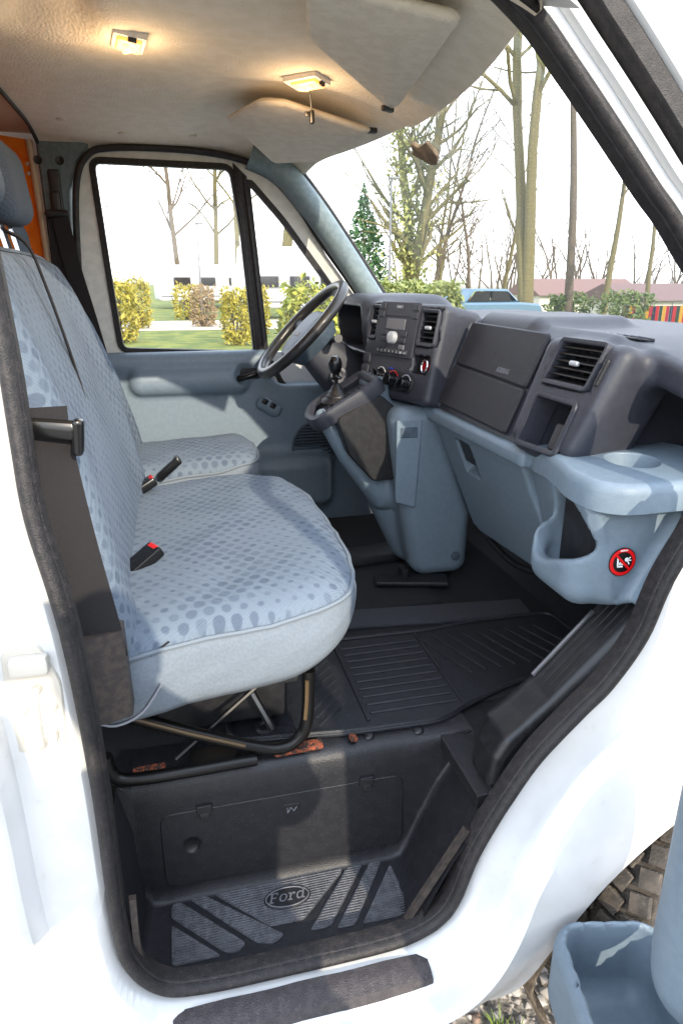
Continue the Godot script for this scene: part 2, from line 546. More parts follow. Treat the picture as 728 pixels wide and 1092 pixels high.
func fabric_tex() -> ImageTexture:
	var S := 640
	var im := Image.create(S, S, false, Image.FORMAT_RGB8)
	var base := Color(0.435, 0.485, 0.54)
	var dot := Color(0.315, 0.362, 0.43)
	var r := RandomNumberGenerator.new()
	r.seed = 77
	var cols := 10; var rowsn := 14
	var px := PackedFloat32Array(); var sz := PackedFloat32Array(); var al := PackedFloat32Array()
	for j in rowsn:
		for i in cols:
			var s := 0.5 + 0.5 * sin(TAU * (float(i) / cols) + 1.3 * sin(TAU * j / rowsn))
			sz.append(lerpf(0.23, 0.47, s) * r.randf_range(0.9, 1.06))
			al.append(r.randf_range(0.45, 0.95))
	var n := noise_img(256, 0.2, 2, FastNoiseLite.TYPE_SIMPLEX_SMOOTH, 9)
	for y in S:
		for x in S:
			var v := float(y) / S * rowsn
			var j := int(v)
			var u := float(x) / S * cols + (0.5 if j % 2 == 1 else 0.0)
			var i := int(u) % cols
			var d := Vector2((u - floorf(u) - 0.5) * 1.3, (v - j - 0.5) * 1.0).length()
			var k := j * cols + i
			var a := (1.0 - smoothstep(sz[k] - 0.09, sz[k] + 0.05, d)) * al[k]
			# fine woven threads: a diagonal twill
			var tw := 0.5 + 0.5 * sin(TAU * (x * 1.0 + y * 2.0) / 8.0)
			var th := n.get_pixel(x % 256, y % 256).r
			var c := base.lerp(dot, a * (0.82 + 0.18 * tw))
			var q := 0.90 + 0.09 * tw + 0.12 * (th - 0.5)
			im.set_pixel(x, y, Color(c.r * q, c.g * q, c.b * q))
	return ImageTexture.create_from_image(im)

var _wn: ImageTexture
func weave_n() -> ImageTexture:
	if _wn: return _wn
	var S := 256
	var im := Image.create(S, S, false, Image.FORMAT_RGBA8)
	for y in S:
		for x in S:
			var h := 0.5 + 0.25 * sin(TAU * (x + 2 * y) / 8.0) + 0.25 * sin(TAU * (x - y) / 16.0)
			im.set_pixel(x, y, Color(h, h, h))
	im.bump_map_to_normal_map(2.0)
	_wn = ImageTexture.create_from_image(im)
	return _wn

func frame(o: Vector3, right: Vector3, up: Vector3) -> Transform3D:
	var r := right.normalized()
	var z := r.cross(up).normalized()
	return Transform3D(Basis(r, z.cross(r), z), o)

# soft upholstered block: outline in (u, v), height w; returns [side, top] meshes in t's axes (u = x, w = y, v = z)
func pillow(outline: PackedVector2Array, sides: Array, tops: Array, dome: float, bump: Callable) -> Array:
	var side := G.new(); var top := G.new()
	var n := outline.size()
	var per := PackedFloat32Array()
	var acc := 0.0
	for i in n + 1:
		per.append(acc)
		acc += outline[i % n].distance_to(outline[(i + 1) % n])
	var make := func(w: float, ins: float) -> PackedVector3Array:
		var o := G.inset(outline, ins)
		var row := PackedVector3Array()
		for i in n + 1:
			var p := o[i % n]
			var q := Vector3(p.x, w, p.y)
			row.append(q + bump.call(q))
		return row
	var rows := []; var uvs := []
	for l in sides:
		rows.append(make.call(l[0], l[1]))
		var u := PackedVector2Array()
		for i in n + 1: u.append(Vector2(per[i], l[0]))
		uvs.append(u)
	side.loft(rows, false, false, uvs)
	rows = []; uvs = []
	for l in tops: rows.append(make.call(l[0], l[1]))
	var lastl: Array = tops[-1]
	var base := G.inset(outline, lastl[1])
	var c := Vector2.ZERO
	for p in base: c += p
	c /= n
	for s in [0.93, 0.85, 0.75, 0.64, 0.5, 0.36, 0.22, 0.1, 0.0]:
		var row := PackedVector3Array()
		for i in n + 1:
			var p = c + (base[i % n] - c) * s
			var q := Vector3(p.x, lastl[0] + dome * (1.0 - s * s), p.y)
			row.append(q + bump.call(q))
		rows.append(row)
	for r in rows:
		var u := PackedVector2Array()
		for p in r: u.append(Vector2(p.x, p.z) + Vector2(0, 0))
		uvs.append(u)
	top.loft(rows, false, false, uvs)
	return [side, top]

# ================================================================ the van's shell
func lean(y: float) -> float:
	return -maxf(0.0, y - 1.2) * 0.15
func leaned(p2: PackedVector2Array, z := 0.0) -> PackedVector3Array:
	var o := PackedVector3Array()
	for p in p2: o.append(Vector3(p.x, p.y, z + lean(p.y)))
	return o
const APER := [-0.235, 1.93, -0.213, 1.6, -0.206, 1.493, -0.203, 1.404, -0.198, 1.311, -0.174, 1.158, -0.163, 0.9, -0.163, 0.625, -0.148, 0.528, -0.102, 0.464, -0.03, 0.444, 0.102, 0.440, 0.29, 0.441, 0.362, 0.453, 0.410, 0.480, 0.440, 0.525, 0.467, 0.612, 0.498, 0.680, 0.528, 0.735, 0.574, 0.808, 0.645, 0.885, 0.696, 0.937, 0.750, 1.025, 0.783, 1.13, 0.85, 1.27, 0.905, 1.47, 0.770, 1.668, 0.710, 1.735, 0.653, 1.80, 0.577, 1.883, 0.503, 1.957, 0.41, 2.005, 0.2, 2.02, -0.15, 2.01]
const OUTER := [-0.9, 2.12, -0.9, 1.6, -0.9, 1.5, -0.9, 1.4, -0.9, 1.3, -0.9, 1.15, -0.9, 0.9, -0.9, 0.6, -0.9, 0.45, -0.9, 0.34, -0.5, 0.335, 0.0, 0.335, 0.3, 0.335, 0.44, 0.332, 0.51, 0.33, 0.555, 0.35, 0.605, 0.42, 0.65, 0.485, 0.70, 0.55, 0.77, 0.62, 0.85, 0.68, 0.93, 0.713, 1.05, 0.725, 1.20, 0.71, 1.45, 1.0, 1.25, 1.42, 0.84, 1.765, 0.795, 1.822, 0.738, 1.885, 0.66, 1.967, 0.58, 2.04, 0.44, 2.10, 0.2, 2.13, -0.3, 2.13]
var aper: PackedVector2Array

func out_dir(loop: PackedVector2Array, i: int) -> Vector2:
	var n := loop.size()
	var t := (loop[(i + 1) % n] - loop[(i - 1 + n) % n]).normalized()
	return Vector2(t.y, -t.x)

func build_van() -> void:
	var van := thing("camper_van", "white camper van cab with its passenger door wide open", "van")
	aper = crom2(pv(APER), 6, true)
	var outer := crom2(pv(OUTER), 6, true)
	var n := aper.size()
	# painted ring round the doorway, then the outer skin
	var prof := pv([-0.004, -0.06, 0.0, -0.032, 0.010, -0.022, 0.03, -0.021, 0.078, -0.02, 0.092, -0.014, 0.10, 0.006, 0.106, 0.022, 0.118, 0.030])
	var sill := [0.0, 0.0, 0.012, 0.05, 0.075, 0.082, 0.085, 0.086, 0.086]
	var rows := []
	for k in prof.size():
		var row := PackedVector3Array()
		for i in n:
			var o := out_dir(aper, i)
			var d := (1.0 - smoothstep(0.46, 0.80, aper[i].y)) * clampf(0.35 - 0.65 * o.y, 0.0, 1.0)
			var narrow := 0.75 if aper[i].x > 0.42 and aper[i].y > 1.5 else 1.0
			var p: Vector2 = aper[i] + o * prof[k].x * narrow * (1.0 - 0.62 * d)
			row.append(Vector3(p.x, p.y, prof[k].y + sill[k] * d + lean(aper[i].y)))
		rows.append(row)
	var last: PackedVector3Array = rows[-1]
	for s in [0.25, 0.5, 0.75, 0.92, 1.0]:
		var row := PackedVector3Array()
		for i in n:
			var a := Vector2(last[i].x, last[i].y)
			var p: Vector2 = a.lerp(outer[i], s)
			row.append(Vector3(p.x, p.y, lerpf(last[i].z, 0.045 + lean(p.y), minf(1.0, s * 1.4)) + 0.012 * sin(s * PI)))
		rows.append(row)
	var edge := PackedVector3Array()
	for i in n:
		var q: Vector3 = rows[-1][i]
		edge.append(Vector3(q.x, q.y, q.z - 0.035))
	rows.append(edge)
	var g := G.new()
	g.loft(rows, true)
	part(van, "side_panel", g, M.white_paint, 32)
	# shut line of the panel behind the door and the swage below it
	g = G.new()
	g.tube(crom(pts3([-0.30, 1.36, 0.018, -0.297, 1.28, 0.031, -0.285, 1.22, 0.036]), 4), 0.003, 6)
	part(van, "door_bump_strip", g, M.seal_rubber)
	g = G.new()
	g.tube(crom(pts3([-0.40, 0.545, 0.052, -0.33, 0.548, 0.050, -0.285, 0.552, 0.046]), 4), 0.0018, 5)
	part(van, "panel_seam", g, M.seal_rubber)
	g = G.new()
	g.tube(crom(pts3([-0.30, 0.69, 0.036, -0.287, 0.60, 0.044, -0.285, 0.552, 0.047, -0.275, 0.50, 0.056]), 4), 0.0018, 5)
	part(van, "panel_seam", g, M.dirty_white)
	# doorway weather strip: bulb and outer lip
	g = G.new()
	var path := leaned(aper)
	var bulb := PackedVector2Array()
	for k in 10:
		var a := TAU * k / 10
		bulb.append(Vector2(-0.011 + 0.011 * cos(a), -0.018 + 0.016 * sin(a)))
	g.sweep(path, bulb, Vector3.BACK, true, true)
	g.sweep(path, pv([-0.024, -0.045, -0.025, -0.020, -0.021, -0.016, -0.016, -0.045]), Vector3.BACK, true, true)
	var ws := part(van, "doorway_weather_strip", g, M.seal_rubber, 50)
	# inner flange behind the weather strip (dark lining to the inside)
	g = G.new()
	g.sweep(path, pv([-0.014, -0.036, -0.010, -0.048, 0.004, -0.055]), Vector3.BACK, true)
	part(van, "doorway_lining", g, M.black_plastic, 50)
	# the pillar beside the windscreen carries an outer dark strip and a pale rain channel
	var pil := PackedVector2Array()
	for i in n:
		if aper[i].x > 0.42 and aper[i].y > 1.36: pil.append(aper[i])
	var ppath := leaned(pil)
	g = G.new()
	g.sweep(ppath, pv([0.040, -0.015, 0.042, 0.010, 0.048, 0.018, 0.070, 0.020, 0.077, 0.012, 0.079, -0.01]), Vector3.BACK, false, true)
	part(van, "pillar_trim_strip", g, M.seal_rubber, 40)
	g = G.new()
	g.sweep(ppath, pv([0.020, -0.02, 0.023, -0.006, 0.034, -0.002, 0.039, -0.02]), Vector3.BACK, false, true)
	part(van, "rain_channel", g, M.white_paint, 40)
	build_step(van)
	build_floor(van)
	build_roof(van)
	build_far_side(van)
	build_windscreen(van)
	build_latch(van)
	build_wheel(van)
	build_open_door(van)

func build_step(van: Node3D) -> void:
	# the step well: a moulded black tray between the sill and the raised floor
	var s := Node3D.new()
	s.name = "step_well"
	van.add_child(s)
	var g := G.new()
	var Y0 := 0.452
	# cross rows along z: tread -> riser -> ledge; columns along x with the ends rising as walls
	var line := [[-0.026, 0.436], [-0.034, 0.434], [-0.042, 0.431], [-0.05, 0.430], [-0.212, 0.430], [-0.224, 0.436], [-0.231, 0.46], [-0.234, 0.66], [-0.238, 0.69], [-0.247, 0.706], [-0.265, 0.712], [-0.34, 0.714]]
	var rows := []
	for l in line:
		var row := PackedVector3Array()
		var z: float = l[0]; var y: float = l[1]
		var wl := 0.018 * smoothstep(0.0, -0.2, z)
		# left wall, floor, right wall (the right one leans forward like the doorway)
		var high := 0.716
		for q in [[-0.160, 1.0], [-0.158 + wl, 0.6], [-0.154 + wl, 0.25], [-0.148 + wl, 0.06], [-0.135 + wl, 0.012], [-0.115 + wl, 0.0]]:
			row.append(Vector3(q[0], lerpf(y, maxf(high, y), q[1]), z))
		for k in 9: row.append(Vector3(lerpf(-0.10 + wl, 0.30, k / 8.0), y, z))
		for q in [[0.325, 0.0], [0.345, 0.02], [0.362, 0.10], [0.385, 0.3], [0.425, 0.6], [0.50, 1.0]]:
			row.append(Vector3(q[0] + 0.05 * smoothstep(0.0, -0.2, z), lerpf(y, maxf(high, y), q[1]), z))
		rows.append(row)
	g.loft(rows)
	part(s, "tray", g, M.step_plastic, 50)
	# hatch in the riser: a raised lid with two catches, a badge and a finger dimple
	var hf := frame(Vector3(0.155, 0.552, -0.2335), Vector3(1, 0, 0), Vector3(0, 1, -0.05))
	g = G.new()
	g.plate(rounded(pv([-0.245, -0.088, 0.245, -0.088, 0.245, 0.082, -0.245, 0.082]), 0.025, 5), 0.007, 0.002, hf * Transform3D(Basis(), Vector3(0, 0, -0.002)))
	part(s, "hatch_lid", g, M.step_plastic)
	for x in [-0.16, 0.165]:
		g = G.new()
		g.rbox(hf * Vector3(x, 0.082, 0.006), Vector3(0.03, 0.022, 0.012), 0.003, hf.basis)
		g.rbox(hf * Vector3(x, 0.07, 0.011), Vector3(0.018, 0.014, 0.006), 0.002, hf.basis)
		part(s, "hatch_catch", g, M.black_plastic)
	g = G.new()
	g.lathe(pv([0.0, 0.0005, 0.010, 0.001, 0.0135, 0.003, 0.015, 0.0055, 0.017, 0.006]), 18, hf * Transform3D(Basis(Vector3.RIGHT, PI / 2), Vector3(-0.188, 0.005, 0.0045)))
	part(s, "hatch_dimple", g, M.black_plastic)
	g = G.new()
	g.plate(rrect(0.034, 0.026, 0.004), 0.002, 0.0006, hf * Transform3D(Basis(), Vector3(0.01, 0.045, 0.0045)))
	part(s, "hatch_mark", g, M.black_plastic)
	g = G.new()
	for q in [[-0.009, 0.006, -0.009, -0.006], [-0.009, -0.006, -0.002, 0.006], [-0.002, 0.006, 0.004, -0.003], [0.004, -0.003, 0.010, 0.006]]:
		g.tube(PackedVector3Array([hf * Vector3(0.01 + q[0], 0.045 + q[1], 0.007), hf * Vector3(0.01 + q[2], 0.045 + q[3], 0.007)]), 0.0011, 5)
	part(s, "hatch_symbol", g, M.print_grey)
	# ribbed tread pads: two runs of slanting bars either side of the badge
	var pads := [
		pv([-0.083, -0.052, -0.083, -0.135, 0.005, -0.052]),
		pv([-0.083, -0.150, -0.083, -0.178, -0.066, -0.182, 0.052, -0.066, 0.034, -0.052, 0.012, -0.056]),
		pv([-0.048, -0.184, -0.016, -0.184, 0.124, -0.066, 0.10, -0.052, 0.070, -0.062]),
		pv([0.0, -0.184, 0.265, -0.184, 0.262, -0.175, 0.165, -0.088, 0.10, -0.088]),
		pv([0.276, -0.184, 0.31, -0.184, 0.212, -0.062, 0.172, -0.062]),
		pv([0.325, -0.184, 0.352, -0.184, 0.258, -0.054, 0.222, -0.054]),
		pv([0.366, -0.170, 0.376, -0.052, 0.272, -0.052]),
	]
	for i in pads.size():
		var moved := PackedVector2Array()
		for q in pads[i]: moved.append(Vector2(q.x, q.y * 1.03 - 0.028))
		pads[i] = moved
	for pd in pads:
		g = G.new()
		var t := Transform3D(Basis(Vector3(1, 0, 0), Vector3(0, 0, 1), Vector3(0, -1, 0)), Vector3(0, 0.4305, 0))
		g.plate(rounded(pd, 0.008, 3), -0.0022, 0.0, t)
		# ribs: clipped bars across the pad
		var zz := -0.219
		while zz < -0.07:
			var xs := []
			for i in pd.size():
				var a: Vector2 = pd[i]; var b: Vector2 = pd[(i + 1) % pd.size()]
				if (a.y < zz) != (b.y < zz): xs.append(lerpf(a.x, b.x, (zz - a.y) / (b.y - a.y)))
			xs.sort()
			if xs.size() >= 2 and xs[-1] - xs[0] > 0.012:
				g.rbox(Vector3((xs[0] + xs[-1]) / 2, 0.4335, zz), Vector3(xs[-1] - xs[0] - 0.006, 0.003, 0.0028), 0.0009, Basis(), 1)
			zz += 0.0056
		part(s, "tread_pad", g, M.pad_rubber)
	# oval badge with lettering
	var bt := Transform3D(Basis(Vector3(1, 0, 0), Vector3(0, 0, -1), Vector3(0, 1, 0)), Vector3(0.142, 0.4345, -0.172))
	var ov := PackedVector2Array(); var ov2 := PackedVector2Array()
	for k in 32:
		var a := TAU * k / 32
		ov.append(Vector2(0.047 * cos(a), 0.026 * sin(a))); ov2.append(Vector2(0.043 * cos(a), 0.022 * sin(a)))
	g = G.new()
	g.plate(ov, 0.003, 0.0008, bt)
	var badge := part(s, "oval_badge", g, M.step_plastic)
	g = G.new()
	var ring := PackedVector3Array()
	for p in ov2: ring.append(bt * Vector3(p.x, p.y, 0.003))
	g.tube(ring, 0.0012, 6, true)
	part(badge, "badge_rim", g, M.print_grey)
	var tm := TextMesh.new()
	var f := SystemFont.new()
	f.font_names = PackedStringArray(["Droid Serif"])
	f.font_italic = true
	tm.font = f
	tm.text = "Ford"
	tm.font_size = 32
	tm.pixel_size = 0.0009
	tm.depth = 0.002
	var lt := MeshInstance3D.new()
	lt.name = "badge_lettering"
	lt.mesh = tm
	lt.material_override = M.print_grey
	lt.transform = bt * Transform3D(Basis().scaled(Vector3(1.15, 1, 1)) * Basis(Vector3(1, 0, 0), Vector3(0.25, 1, 0), Vector3(0, 0, 1)), Vector3(0, 0.001, 0.0032))
	badge.add_child(lt)
	# screw heads and plugs on the ledge
	for p in [Vector3(0.20, 0.714, -0.262), Vector3(0.335, 0.714, -0.27), Vector3(0.44, 0.714, -0.262)]:
		g = G.new()
		g.lathe(pv([0.0, 0.004, 0.008, 0.0035, 0.011, 0.001, 0.012, -0.002]), 14, Transform3D(Basis(), p))
		part(s, "ledge_plug", g, M.black_plastic)
	# inner lip of the sill: a second rubber edge and a steel strip with rust
	g = G.new()
	var lip := PackedVector3Array()
	for p in crom(pts3([-0.128, 0.66, -0.034, -0.13, 0.55, -0.036, -0.118, 0.485, -0.038, -0.08, 0.447, -0.040, 0.1, 0.436, -0.042, 0.27, 0.435, -0.042, 0.335, 0.455, -0.042, 0.37, 0.51, -0.042, 0.455, 0.66, -0.04]), 6):
		lip.append(p)
	g.sweep(lip, pv([-0.006, -0.006, -0.006, 0.004, 0.004, 0.006, 0.006, -0.006]), Vector3.BACK, false, true)
	part(s, "inner_lip", g, M.pillar_brown)
	g = G.new()
	g.tube(crom(pts3([-0.02, 0.4365, -0.050, 0.1, 0.4345, -0.052, 0.2, 0.4345, -0.052, 0.30, 0.4355, -0.051]), 5), 0.0035, 6)
	part(s, "rusty_edge", g, M.rusty_steel)
	# scuff plate on the sill
	g = G.new()
	var rr := []
	for k in 13:
		var x := lerpf(-0.11, 0.365, k / 12.0)
		var w := 0.001 * sin(k * 1.7)
		rr.append(PackedVector3Array([Vector3(x, 0.425, 0.004), Vector3(x, 0.441, 0.006 + w), Vector3(x, 0.4415 + w, 0.022), Vector3(x, 0.439, 0.036), Vector3(x, 0.432, 0.050 + w), Vector3(x, 0.402, 0.055)]))
	g.loft(rr)
	part(s, "scuff_plate", g, M.sill_rubber, 50)

func build_floor(van: Node3D) -> void:
	var g := G.new()
	# floor pan
	g.rbox(Vector3(0.2, 0.695, -0.98), Vector3(1.9, 0.03, 1.30), 0.004)
	part(van, "floor_pan", g, M.dark_carpet)
	g = G.new()
	g.rbox(Vector3(0.79, 0.694, -0.20), Vector3(0.62, 0.03, 0.28), 0.004)
	part(van, "footwell_corner", g, M.black_plastic)
	g = G.new()
	# toe board and bulkhead below the dashboard
	g.loft([pts3([0.98, 0.70, -0.24, 0.98, 0.70, -1.64]), pts3([1.12, 0.80, -0.22, 1.12, 0.80, -1.64]), pts3([1.2, 1.0, -0.12, 1.2, 1.0, -1.64]), pts3([1.22, 1.40, -0.05, 1.22, 1.40, -1.64])])
	part(van, "bulkhead", g, M.black_plastic)
	# carpet strips seen between mat and dashboard
	g = G.new()
	g.rbox(Vector3(0.62, 0.716, -0.74), Vector3(0.62, 0.014, 0.10), 0.006, Basis(Vector3.UP, -0.10))
	part(van, "carpet_strip", g, M.carpet)
	g = G.new()
	g.rbox(Vector3(0.56, 0.714, -0.98), Vector3(0.30, 0.012, 0.36), 0.006)
	part(van, "carpet_strip", g, M.dark_carpet)
	# heel hump of the centre tunnel with a bracket
	g = G.new()
	g.rbox(Vector3(0.64, 0.728, -1.16), Vector3(0.34, 0.05, 0.12), 0.02, Basis(Vector3.UP, 0.1))
	part(van, "tunnel_hump", g, M.black_plastic)
	g = G.new()
	g.rbox(Vector3(0.66, 0.735, -0.93), Vector3(0.22, 0.016, 0.07), 0.005, Basis(Vector3.UP, -0.25))
	g.rbox(Vector3(0.64, 0.75, -0.95), Vector3(0.02, 0.04, 0.05), 0.005)
	part(van, "floor_bracket", g, M.black_plastic)
	# moulded cover over the wheel arch, climbing towards the bonnet beside the doorway
	var box_poly := pv([0.505, 0.66, 0.515, 0.775, 0.535, 0.815, 0.575, 0.842, 0.62, 0.880, 0.80, 1.07, 1.0, 1.07, 1.0, 0.66])
	var f := func(p: Vector3) -> float:
		var d := ext(sd_poly(Vector2(p.x, p.y), box_poly), p.z, -0.19, -0.03, 0.055)
		# the doorway side is hollowed along the seal
		var h := sd_cap(p, Vector3(0.50, 0.70, -0.015), Vector3(0.80, 1.12, -0.015), 0.055, 0.05)
		return smax(d, -h, 0.02)
	part(van, "wheel_arch_cover", snet(f, Vector3(0.46, 0.62, -0.21), Vector3(0.92, 1.12, 0.0), 0.009), M.black_plastic)
	g = G.new()
	var top := pts3([0.63, 0.890, -0.12, 0.70, 0.964, -0.12, 0.78, 1.049, -0.12])
	for dz in [-0.016, 0.0, 0.016, 0.032]:
		var q := PackedVector3Array()
		for p in top: q.append(p + Vector3(0, 0, dz))
		g.tube(q, 0.004 if absf(dz) > 0.03 else 0.003, 6)
	part(van, "arch_cover_ribs", g, M.black_plastic)
	g = G.new()
	g.tube(pts3([0.625, 0.886, -0.152, 0.70, 0.965, -0.152, 0.74, 1.007, -0.152]), 0.0055, 8)
	part(van, "arch_cover_strip", g, M.steel)

func roof_y(x: float, z: float) -> float:
	var xf := roof_front(z)
	var y := 2.035
	var e := absf(z + 0.87) - 0.55
	if e > 0.0: y -= 0.55 * e * e
	y -= 0.08 * pow(clampf((x - (xf - 0.32)) / 0.32, 0.0, 1.0), 2.0)
	# scooped pocket over the seat backs
	var a := smoothstep(-0.26, -0.20, x) * (1.0 - smoothstep(-0.13, -0.06, x)) * smoothstep(-0.76, -0.66, z) * (1.0 - smoothstep(-0.42, -0.30, z))
	y += 0.05 * a
	# shallow beds for the sun visors
	var b := smoothstep(0.10, 0.16, x) * smoothstep(-1.62, -1.52, z) * (1.0 - smoothstep(-0.98, -0.92, z))
	y += 0.012 * b
	return y
func roof_front(z: float) -> float:
	return 0.62 - 0.23 * pow(z + 0.83, 2.0)

func build_roof(van: Node3D) -> void:
	var g := G.new()
	var rows := []
	for i in 57:
		var z := lerpf(-1.70, -0.10, i / 56.0)
		var row := PackedVector3Array()
		var xf := roof_front(z)
		for j in 49:
			var x := lerpf(-0.345, xf, j / 48.0)
			row.append(Vector3(x, roof_y(x, z), z))
		row.append(Vector3(xf + 0.006, roof_y(xf, z) + 0.006, z))
		row.append(Vector3(xf + 0.004, roof_y(xf, z) + 0.03, z))
		rows.append(row)
	g.loft(rows)
	part(van, "headliner", g, M.headliner, 60)
	for p in [Vector2(-0.25, -1.45), Vector2(-0.09, -1.56), Vector2(0.12, -1.56), Vector2(-0.30, -0.85)]:
		g = G.new()
		g.lathe(pv([0.0, -0.0045, 0.010, -0.004, 0.013, -0.002, 0.0135, 0.004]), 14, Transform3D(Basis(Vector3.BACK, 0.0), Vector3(p.x, roof_y(p.x, p.y), p.y)))
		part(van, "headliner_button", g, M.visor_cloth)
	g = G.new()
	var re := PackedVector3Array()
	for i in 20:
		var z := lerpf(-1.70, -0.14, i / 19.0)
		re.append(Vector3(-0.347, roof_y(-0.345, z) - 0.002, z))
	g.tube(re, 0.006, 6)
	part(van, "headliner_edge", g, M.seal_rubber)
	# outer roof skin, so that the sky does not shine in
	g = G.new()
	rows = []
	for i in 17:
		var z := lerpf(-1.80, -0.02, i / 16.0)
		var row := PackedVector3Array()
		var xf := roof_front(clampf(z, -1.6, -0.1))
		for j in 9:
			var x := lerpf(-1.6, xf + 0.015, j / 8.0)
			row.append(Vector3(x, 2.15 - 0.10 * pow(absf(z + 0.9) / 0.9, 4.0) - 0.16 * pow(clampf((x - xf + 0.4) / 0.4, 0.0, 1.0), 2.0) + 0.012, z))
		rows.append(row)
	g.loft(rows)
	part(van, "roof_skin", g, M.white_paint, 60)
	# passenger-side lining between the headliner and the doorway
	g = G.new()
	rows = []
	for l in [[0.0, -0.16], [0.5, -0.13], [1.0, -0.115]]:
		var row := PackedVector3Array()
		for j in 20:
			var x := lerpf(-0.345, 0.50, j / 19.0)
			row.append(Vector3(x, lerpf(roof_y(x, -0.16), 1.985 - 0.5 * maxf(0.0, x - 0.40), l[0]), l[1]))
		rows.append(row)
	g.loft(rows)
	part(van, "roof_side_lining", g, M.headliner, 60)

func poly_ring(g: G, outer: PackedVector2Array, hole: PackedVector2Array, z: float, depth: float) -> void:
	# both loops with the same number of points
	var a := PackedVector3Array(); var b := PackedVector3Array(); var c := PackedVector3Array(); var d := PackedVector3Array()
	for i in outer.size():
		a.append(Vector3(outer[i].x, outer[i].y, z)); b.append(Vector3(hole[i].x, hole[i].y, z))
		c.append(Vector3(hole[i].x, hole[i].y, z - depth)); d.append(Vector3(outer[i].x, outer[i].y, z - depth))
	g.loft([a, b, c, d], true, true)

func resample(p: PackedVector2Array, n: int) -> PackedVector2Array:
	var tot := 0.0
	for i in p.size(): tot += p[i].distance_to(p[(i + 1) % p.size()])
	var o := PackedVector2Array()
	var acc := 0.0
	var k := 0
	for i in p.size():
		var a := p[i]; var b := p[(i + 1) % p.size()]
		var L := a.distance_to(b)
		while k < n and tot * k / n <= acc + L + 1e-9:
			o.append(a.lerp(b, (tot * k / n - acc) / maxf(L, 1e-9)))
			k += 1
		acc += L
	while o.size() < n: o.append(p[0])
	return o

func flat(p2: PackedVector2Array, z: float) -> PackedVector3Array:
	var o := PackedVector3Array()
	for p in p2: o.append(Vector3(p.x, p.y, z))
	return o

